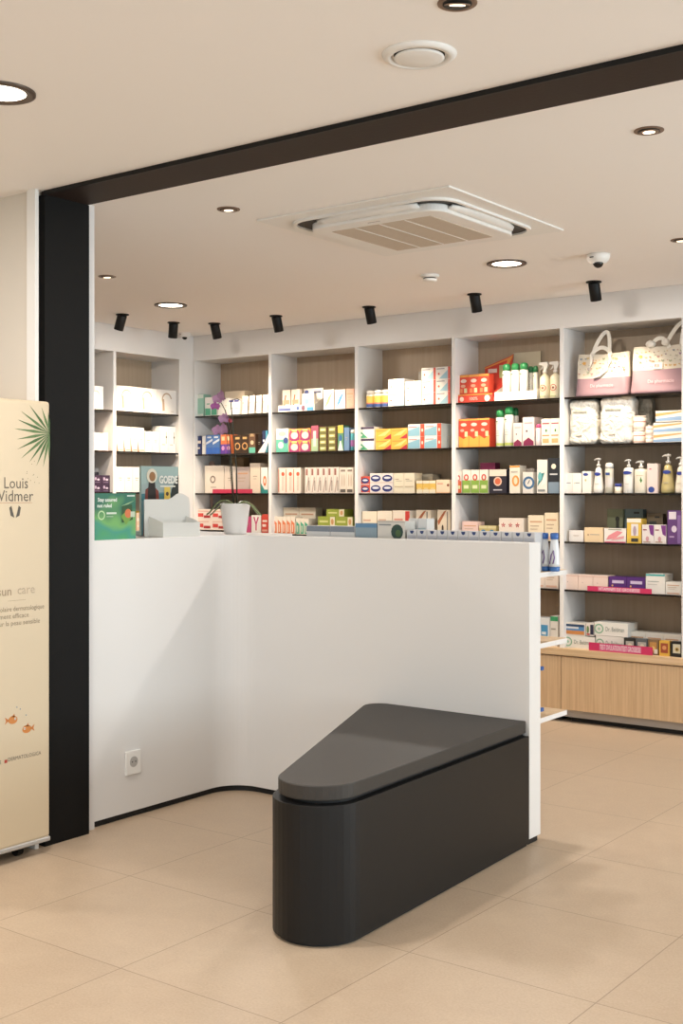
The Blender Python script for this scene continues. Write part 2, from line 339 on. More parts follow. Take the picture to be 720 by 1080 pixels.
    'omega':[('p',[(0,0),(1,0),(1,.2),(.5,.05),(.3,.3),(0,.3)],'f6e2dc'),('r',.2,.58,.85,.78,'d9c8ea'),('c',.22,.2,.07,'f0a83a'),('c',.22,.42,.05,'f2c060')],
    'tealedge':[('r',0,.9,1,1,'3fb3b0'),('r',.1,.6,.7,.64,'b0b8b4'),('r',.1,.46,.6,.49,'c4c4c0')],
    'drring':[('o',.14,.5,.1,.02,'8fc0a0',0,360),('c',.14,.5,.04,'a8d0b4'),('r',.01,.05,.02,.95,'c8e0cc'),('t',.62,.5,.36,'Dr. Beldman','7d8f8a',.55)],
    'seaside':[('r',.04,.1,.96,.9,'4f8fc8'),('r',.04,.1,.96,.4,'d88a3c'),('r',.1,.55,.7,.7,'e2e6ea'),('r',.04,.72,.96,.9,'2c4a70')],
    'darkpic':[('r',.55,.1,.98,.9,'2a2f4a'),('e',.25,.5,.16,.3,'6a8a4a'),('r',.1,.05,.5,.2,'d05a5a')],
    'wgrey':[('r',.18,.15,.9,.8,'b9b4a8'),('e',.55,.45,.22,.22,'e8dcc0')],
    'wgold':[('r',.15,.15,.85,.85,'c98f3f'),('c',.5,.45,.2,'f0d070'),('r',.6,.1,.95,.4,'e8e0d0')],
    'wred':[('r',.15,.2,.85,.85,'a84a24'),('c',.5,.55,.2,'e09a5a')],
    'wcream':[('r',.2,.25,.95,.85,'e0d8bc'),('c',.6,.5,.2,'c9a84a'),('c',.6,.5,.1,'3a3428')],
    'traylogo':[('r',.02,.2,.35,.6,'6c7ab8'),('c',.55,.5,.04,'4a6ab0'),('e',.7,.5,.05,.4,'8a5a70'),('r',.8,.1,.98,.6,'4fa3d8')],
    'tray100':[('r',0,.88,1,1,'f3a030'),('c',.12,.45,.06,'f9e0d0'),('t',.45,.45,.4,'100%','fbe8dc',1),('c',.85,.45,.08,'f7efe6')],
    'streak':[('p',[(.2,.1),(1,.1),(1,.5),(.3,.25)],'5a6fb0'),('r',.0,.85,1,1,'7d8896'),('r',.05,.62,.7,.72,'8a90a8')],
    'paleblue':[('r',0,.9,1,1,'5f8fb8'),('p',[(0,.1),(1,.3),(1,.6),(0,.5)],'b0c2c8')],
    'greendisc':[('r',0,.97,1,1,'b8b4ac'),('e',.72,.76,.22,.17,'2c4a44'),('e',.76,.73,.1,.08,'4a6a3c'),('r',.05,.9,.5,.93,'8a8f94')],
    'paleblue2':[('r',.1,.3,.9,.8,'b8ccd4')],
    'halfdisc':[('p',[(.3,.985),(.34,.93),(.44,.9),(.56,.9),(.66,.93),(.7,.985)],'263f78'),('r',.06,.05,.94,.86,'b9bcc6')],
    }
    return G.get(a,[])
def decal(mb, prims, w, h, y0=0.0):
    """prims in 0..1 over the front face (local x -w/2..w/2, z 0..h), laid on as thin print layers"""
    X=lambda x:-w/2+w*min(max(x,.004),.996); Zc=lambda z:h*min(max(z,.004),.996)
    y=y0-.0006
    def poly(ps,c): mb.add([(a,y,b) for a,b in ps],[list(range(len(ps)))],c)
    for p in prims:
        k=p[0]
        if k=='r': poly([(X(p[1]),Zc(p[2])),(X(p[3]),Zc(p[2])),(X(p[3]),Zc(p[4])),(X(p[1]),Zc(p[4]))],p[5])
        elif k=='p': poly([(X(a),Zc(b)) for a,b in p[1]],p[2])
        elif k=='e': poly([(X(p[1]+p[3]*cos(t*pi/7)),Zc(p[2]+p[4]*sin(t*pi/7))) for t in range(14)],p[5])
        elif k=='c': poly([(X(p[1])+p[3]*w*cos(t*pi/7),Zc(p[2])+p[3]*w*sin(t*pi/7)) for t in range(14)],p[4])
        elif k=='o':
            a0,a1=radians(p[6]),radians(p[7]); n=16; vs=[];fs=[]
            for t in range(n+1):
                a=a0+(a1-a0)*t/n
                for r in (p[3],p[3]+p[4]*2): vs.append((X(p[1])+r*w*cos(a),y,Zc(p[2])+r*w*sin(a)))
            for t in range(n): fs.append((2*t,2*t+1,2*t+3,2*t+2))
            mb.add(vs,fs,p[5])
        elif k=='star':
            for q in range(5):
                a=pi/2+q*2*pi/5; d=p[3]*w
                cx,cz=X(p[1]),Zc(p[2])
                poly([(cx,cz),(cx+d*.55*cos(a-.35),cz+d*.55*sin(a-.35)),(cx+d*cos(a),cz+d*sin(a)),(cx+d*.55*cos(a+.35),cz+d*.55*sin(a+.35))],p[4])
        elif k=='t': put_text(mb,p[4],X(p[1]),Zc(p[2]),h*p[3],y,p[5],maxw=w*p[6])
        y-=.0003

# ------------------------------------------------------------------ product builders: local x right, y back, z up, front face at y=0
def carton_mb(w,d,h,col,prims):
    mb=MB(); mb.box(-w/2,0,0,w/2,d,h,col)
    # tuck flap seam on the top and a side crease
    mb.box(-w/2+.001,.001,h,w/2-.001,d*.1+.001,h+.0008,col)
    decal(mb,prims,w,h)
    return mb
def superprof(w,d,h,shape):
    return [(r*w/2,z*h) for r,z in shape]
def make_product(kind,w,d,h,col,art,name):
    """returns list of (partname or None, MB, material)"""
    a,_,p=art.partition(':')
    if kind=='box':
        if art=='t': pass
        return [(None,carton_mb(w,d,h,col,ART(art)),M['card'])]
    if kind=='strip':
        mb=MB(); mb.box(-w/2,0,0,w/2,d,h,col)
        if p:
            mb.add([(-w*.33,-.0005,h*.12),(w*.33,-.0005,h*.12),(w*.33,-.0005,h*.9),(-w*.33,-.0005,h*.9)],[(0,1,2,3)],'e8689a')
            put_text(mb,p,0,h*.5,h*.62,-.0012,'fff4f6',maxw=w*.64)
        return [(None,mb,M['card'])]
    if kind=='leaf':
        mb=MB(); mb.prism([(-w/2,0),(w*.15,0),(w/2,h*.55),(w/2,h),(w*.2,h*.6)],0,.002,'y',col)
        mb.prism([(-w/2,0),(w*.0,0),(w*.42,h*.5),(w*.2,h*.6)],.004,.006,'y','e6ddd0')
        return [(None,mb,M['card'])]
    if kind=='disc':
        mb=MB(); mb.prism([(w/2*cos(t*pi/10),h*.55+h*.42*sin(t*pi/10)) for t in range(20)],0,.006,'y',col)
        mb.box(-w*.12,.001,-.12,w*.12,.005,h*.3,'b89a90')
        mb.prism([(w*.3*cos(t*pi/8),h*.55+h*.22*sin(t*pi/8)) for t in range(16)],-.002,-.0005,'y','7a5a58')
        return [(None,mb,M['card'])]
    if kind=='bbottle':
        b=MB(); c=MB(); r=w/2
        b.lathe([(r*.9,0),(r,h*.02),(r,h*.12)],0,r,18,'2f78c8')
        b.lathe([(r*.98,h*.12),(r,h*.2),(r*.92,h*.55),(r*.72,h*.78),(r*.6,h*.86)],0,r,18,col)
        b.tube([(-r*.5,-.001+r*.14,h*.2),(-r*.15,-.001,h*.42),(r*.25,0,h*.55),(r*.45,r*.1,h*.36),(r*.2,-.001,h*.2)],.0022,6,'7a4aa0')
        c.lathe([(r*.72,h*.84),(r*.78,h*.86),(r*.78,h*.97),(r*.66,h)],0,r,18,'2468c0')
        return [('body',b,M['gloss']),('cap',c,M['gloss'])]
    if kind in('can','bottle','pbottle'):
        r=min(w,.2)/2; cap=MB(); b=MB(); cc=p if a=='cap' else 'f4efe6'
        if a=='pill': cc='f6efe4'
        split=.8 if kind=='can' else (.78 if a=='pill' else .82)
        b.lathe([(r*.9,0),(r,h*.02),(r,h*(split-.04)),(r*.86,h*split)],0,d/2 if 0 else r,20,col)
        if a=='pill':
            for z0,z1,c in ((.30,.66,'eec447'),(.05,.22,'3d5a9c'),(.22,.3,'d8806a')): b.lathe([(r*1.015,h*z0),(r*1.015,h*z1)],0,r,20,c,caps=False)
        elif kind=='can':
            b.lathe([(r*1.01,h*.03),(r*1.01,h*.1)],0,r,20,'b9c65a',caps=False)
            for z in (.3,.36,.42,.62): b.box(-r*.45,-.0012,h*z,r*.35,.001,h*(z+.012),'b8bcae')
            b.box(-r*.6,-.0015,h*.66,-r*.1,.001,h*.7,'7a9a80')
        else:
            b.lathe([(r*1.01,h*.2),(r*1.01,h*.5)],0,r,20,'d9d3cc' if kind=='pbottle' else ('f0e8ee' if 'e0508c' in art else '9a5aa0' if name=='small_bottle' else 'f4eee0'),caps=False)
            if kind=='pbottle': b.box(-r*.5,-.0012,h*.6,r*.5,.002,h*.68,'3f5aa0')
        cap.lathe([(r*.93,h*split),(r*.95,h*.9),(r*.85,h*.97),(r*.5,h)],0,r,20,cc)
        return [('body',b,M['gloss']),('cap',cap,M['gloss'])]
    if kind=='jar':
        r=w/2; b=MB(); c=MB(); b.lathe([(r*.95,0),(r,h*.05),(r,h*.66)],0,r,20,col); c.lathe([(r*.95,h*.66),(r*.96,h*.96),(r*.85,h)],0,r,20,p)
        b.lathe([(r*1.01,h*.1),(r*1.01,h*.25)],0,r,20,'e9dcc0',caps=False)
        return [('body',b,M['gloss']),('lid',c,M['gloss'])]
    if kind=='canister':
        r=w/2; b=MB(); c=MB()
        b.lathe([(r*.97,0),(r,h*.03),(r,h*.88)],0,r,20,col)
        for z0,z1,cc in ((.08,.16,'e8b8a8'),(.52,.6,'d9796a'),(.66,.7,'e8c8b8')): b.lathe([(r*1.01,h*z0),(r*1.01,h*z1)],0,r,20,cc,caps=False)
        c.lathe([(r*1.02,h*.88),(r*1.02,h*.97),(r*.95,h)],0,r,20,'f3ded2')
        return [('body',b,M['card']),('lid',c,M['gloss'])]
    if kind=='tube':
        b=MB(); c=MB(); r=w/2
        vs=[];fs=[];seg=16;n=6
        for i in range(n+1):
            t=i/n; z=h*(.16+.84*t); ry=d/2*(1-t)*.8+.003; rx=r*(.9+.1*t)
            for k in range(seg): q=2*pi*k/seg; vs.append((rx*cos(q),d/2+ry*sin(q),z))
        for i in range(n):
            for k in range(seg): fs.append((i*seg+k,i*seg+(k+1)%seg,(i+1)*seg+(k+1)%seg,(i+1)*seg+k))
        fs.append([n*seg+k for k in range(seg)]); b.add(vs,fs,col,0,True)
        pr=[('c',.5,.62,.12,'c9b9a5'),('r',.42,.4,.58,.42,'c9b9a5')]
        decal(b,pr,w,h,y0=.0)
        c.lathe([(r*.9,0),(r*.92,h*.02),(r*.9,h*.16)],0,d/2,16,'efe9e0',sy=.9)
        return [('body',b,M['gloss']),('cap',c,M['gloss'])]
    if kind in('pump','spump'):
        b=MB(); c=MB(); r=w/2; hb=h*.76 if kind=='pump' else h*.78
        yd=d/2
        if kind=='pump': prof=[(.86,0),(1,.04),(.98,.2),(.72,.62),(.62,.82),(.5,.93),(.26,.97),(.24,1)]
        else: prof=[(.94,0),(1,.03),(1,.86),(.9,.95),(.3,.98),(.24,1)]
        sy=min(1.0,d/w)
        b.lathe([(a*r,z*hb) for a,z in prof],0,yd,24,col,sy=sy)
        lab={'ov':'3346a0','gleaf':'4d8a4a'}[a]
        if a=='ov':
            zz=.72 if kind=='pump' else .78; rr=.55 if kind=='pump' else .8
            b.prism([(r*rr*cos(t*pi/8),hb*zz+hb*.065*sin(t*pi/8)) for t in range(16)],yd-r*sy*(.7 if kind=='pump' else 1.0)-.002,yd-r*sy*.3,'y',lab)
            put_text(b,'~~~',0,hb*zz,hb*.04,yd-r*sy*(.7 if kind=='pump' else 1.0)-.0026,'e8ecf6') if 0 else None
            b.box(-r*.4,yd-r*sy*1.0,hb*.35,r*.3,yd,hb*.37,'cfc6b4')
        else:
            b.prism([(r*.2,hb*.42),(r*.42,hb*.5),(r*.2,hb*.64),(r*.05,hb*.52)],yd-r*sy-.002,yd,'y',lab)
            b.box(-r*.5,yd-r*sy-.001,hb*.7,r*.5,yd,hb*.72,'c8b89c')
        pc='f4f0e8'
        c.lathe([(r*.34,hb),(r*.36,hb+h*.06),(r*.15,hb+h*.08),(r*.14,hb+h*.17)],0,yd,14,pc)
        c.tube([(r*.35,yd,h*.965),(0,yd,h*.975),(-r*.5,yd,h*.975),(-r*.85,yd,h*.94)],[r*.2,r*.22,r*.15,r*.1],8,pc)
        return [('body',b,M['gloss']),('pump',c,M['gloss'])]
    if kind=='trigger':
        b=MB(); c=MB(); r=w/2; hb=h*.7; yd=r
        b.lathe([(r*.9,0),(r,hb*.03),(r,hb*.75),(r*.8,hb*.88),(r*.35,hb*.96),(r*.33,hb)],0,yd,22,col)
        n=18; vs=[];fs=[]
        for t in range(n):
            q=2*pi*t/n
            for k in (.62,.48): vs.append((r*k*cos(q),yd-sqrt(max(r*r-(r*k*cos(q))**2,0))-.0015,hb*.42+r*k*sin(q)))
        for t in range(n): u=(t+1)%n; fs.append((2*t,2*u,2*u+1,2*t+1))
        b.add(vs,fs,'c8503c'); b.box(-r*.2,-.0015,hb*.38,r*.2,.004,hb*.46,'8a4a3c')
        b.box(-r*.5,-.001,hb*.08,r*.5,.006,hb*.12,'b9c08a')
        wc='f6f2ea'
        c.lathe([(r*.42,hb),(r*.42,hb+h*.06),(r*.25,hb+h*.08)],0,yd,14,wc)
        c.prism([(-r*1.15,h*.93),(-r*1.05,h*.99),(r*.55,h),(r*.75,h*.92),(r*.45,hb+h*.12),(r*.25,hb+h*.07),(-r*.15,hb+h*.07),(-r*.25,h*.9)],yd-r*.25,yd+r*.25,'y',wc)
        c.tube([(-r*.45,yd,h*.9),(-r*.62,yd,h*.84),(-r*1.0,yd,h*.79)],[r*.12,r*.12,r*.08],8,wc)
        return [('body',b,M['gloss']),('trigger_head',c,M['gloss'])]
    if kind=='tray':
        mb=MB(); t=.002
        mb.box(-w/2,0,0,w/2,t,h,col); mb.box(-w/2,t,0,w/2,d,t,col)
        mb.prism([(0.002,0),(d,0),(d,h*2.2),(.002,h)],-w/2,-w/2+t,'x',col); mb.prism([(0.002,0),(d,0),(d,h*2.2),(.002,h)],w/2-t,w/2,'x',col)
        decal(mb,ART(art),w,h)
        parts=[(None,mb,M['card'])]
        return parts
    if kind=='diaper':
        mb=MB(); vs=[];fs=[]
        nx,nz,ny=12,14,6
        # rounded cushion with folds; three stacked bundles showing through the film
        def P(a,b):
            # a: around angle, b: height 0..1
            sx=abs(cos(a))**.45*(1 if cos(a)>=0 else -1); sy=abs(sin(a))**.45*(1 if sin(a)>=0 else -1)
            cr=1-.05*abs(sin(b*pi*2.0))**8 -.16*max(0,(abs(b-.5)-.36)/.14)**2.5-.02*sin(a*3+b*6)
            wob=1+.014*sin(a*7+b*13)+.01*sin(a*15-b*31)
            return (w/2*.98*sx*cr*wob*.98, d/2+d/2*.96*sy*cr*wob*.98, h*b)
        seg=40; rings=22
        for i in range(rings+1):
            for k in range(seg): vs.append(P(2*pi*k/seg,i/rings))
        for i in range(rings):
            for k in range(seg): fs.append((i*seg+k,i*seg+(k+1)%seg,(i+1)*seg+(k+1)%seg,(i+1)*seg+k))
        fs.append(list(range(seg))[::-1]); fs.append([rings*seg+k for k in range(seg)])
        mb.add(vs,fs,col,0,True)
        g=lambda k:.0008+k
        mb.box(-w*.28,d*.02-.004,h*.72,w*.16,d*.1,h*.745,'c9c6ae')
        mb.box(-w*.2,d*.02-.004,h*.2,w*.02,d*.1,h*.212,'d9bfa6')
        return [(None,mb,M['wrap'])]
    if kind=='tote':
        b=MB(); hd=MB(); hb=h*(.80 if art=='tote1' else .78) if 0 else h
        # bag body: slumped trapezoid with folds, printed cream top and mauve base
        seg=28; rings=14; vs=[];fs=[];cols=[]
        split=.42 if art=='tote1' else .47
        for i in range(rings+1):
            t=i/rings
            for k in range(seg):
                q=2*pi*k/seg
                sx=abs(cos(q))**.35*(1 if cos(q)>=0 else -1); sy=abs(sin(q))**.6*(1 if sin(q)>=0 else -1)
                wob=.004*sin(q*5+t*9)
                ww=w/2*(1-.05*t); dd=d/2*(1-.75*t)
                vs.append((ww*sx, d/2+dd*sy+wob*(sy!=0), hb*t*(1-.03*(1-abs(sx)))))
        for i in range(rings):
            for k in range(seg):
                fs.append(((i*seg+k,i*seg+(k+1)%seg,(i+1)*seg+(k+1)%seg,(i+1)*seg+k),(i+.5)/rings))
        b.add(vs,[],col)
        for f,t in fs:
            b.f.append(list(f)); b.c.append(ink('a2808a' if t<split else 'dfd5c2')); b.m.append(0); b.sm.append(True)
        b.f.append(list(range(seg))[::-1]); b.c.append(ink('a87f8a')); b.m.append(0); b.sm.append(False)
        rnd=random.Random(3 if art=='tote1' else 8)
        def yfront(z): return d/2-(d/2*(1-.75*z/hb))-.005
        pal=['dcb070','9c8298','cfa080','95a0a8','c99a92','adb498','d8bc80']
        for gx in range(12):
            for gz in range(4):
                x=-w*.43+w*.86*(gx+rnd.uniform(.1,.9))/12; z=hb*(split+.06)+hb*(.9-split)*(gz+rnd.uniform(.2,.8))/4.4; s=rnd.choice([.004,.005,.007,.009]); y=yfront(z)-.002
                c=rnd.choice(pal)
                b.add([(x-s,y,z),(x-s*.3,y,z-s*.8),(x+s,y,z-s*.2),(x+s*.8,y,z+s*.8),(x,y,z+s*.3),(x-s*.7,y,z+s*.9)],[(0,1,2,3,4,5)],c)
        for (x,z,s) in ((-w*.33,hb*.78,.014),):
            y=yfront(z)-.002
            b.add([(x+s*cos(t*pi/5)*(1 if t%2 else .7),y,z+s*.8*sin(t*pi/5)*(1 if t%2 else .7)) for t in range(10)],[list(range(10))],'eab04a')
        vs,fs=text_tris('the pharmacist' if 0 else 'Ibu-pharma')
        if p!='x':
            put_text(b,'De pharmacie',w*.03,hb*.24,hb*.075,yfront(hb*.2)-.004,'d9bcc2',maxw=w*.42)
        if art=='tote2':
            y=yfront(hb*.58)-.004; b.add([(-w*.12,y,hb*.5),(w*.04,y,hb*.5),(w*.04,y,hb*.63),(-w*.12,y,hb*.63)],[(0,1,2,3)],'f4eadf')
            put_text(b,'BB',-w*.05,hb*.565,hb*.07,y-.001,'d0606a'); 
        # handles
        def strap(x0,x1,top,y,lean=0,cw=.011):
            n=14; vs=[];fs=[]
            for i in range(n+1):
                t=i/n; q=pi*t
                x=x0+(x1-x0)*t+lean*sin(q); z=hb*.93+top*sin(q)**.7
                tx=(x1-x0)/n+lean*cos(q)*pi/n; tz=top*.7*cos(q)*pi/n*(max(sin(q),.15)**-.3)
                l=sqrt(tx*tx+tz*tz) or 1; nx_,nz_=-tz/l,tx/l
                for s_ in (-1,1):
                    for yy in (0,.003): vs.append((x+nx_*cw*s_,y+yy+.01*sin(q),z+nz_*cw*s_))
            for i in range(n):
                o=i*4; fs+= [(o,o+4,o+6,o+2),(o+1,o+3,o+7,o+5),(o,o+1,o+5,o+4),(o+2,o+6,o+7,o+3)]
            return vs,fs
        S2=hb*.55 if art=='tote1' else hb*.33
        for (x0,x1,top,y,ln) in (((-w*.2,w*.12,.14,d*.36,.03),(-w*.22,w*.16,.05,d*.30,-.0)) if art=='tote1' else ((-w*.2,w*.12,.06,d*.36,.0),(w*.05,w*.3,.14,d*.42,.05))):
            vs,fs=strap(x0,x1,top,y,ln); hd.add(vs,fs,'f1ebdf')
        if art=='tote2': hd.ball((-w*.18,d*.36,hb*1.03),.03,.02,.022,12,8,'efe9dd',jit=.15); hd.ball((w*.06,d*.36,hb*1.05),.024,.018,.022,12,8,'efe9dd',jit=.15)
        else:
            vs2=[(w*.12,d*.3,hb*.98),(w*.16,d*.24,hb*.8),(w*.1,d*.12,hb*.6),(-w*.02,d*.08,hb*.47),(-w*.12,d*.06,hb*.42)]
            hd.tube(vs2,[.008,.009,.009,.008,.006],6,'f3ede2')
            hd.tube([(-w*.2,d*.3,hb*.98),(-w*.19,d*.2,hb*.8),(-w*.22,d*.1,hb*.62)],[.008,.008,.006],6,'f3ede2')
        return [('bag_body',b,M['cloth']),('handle',hd,M['cloth'])]
    raise ValueError(kind)
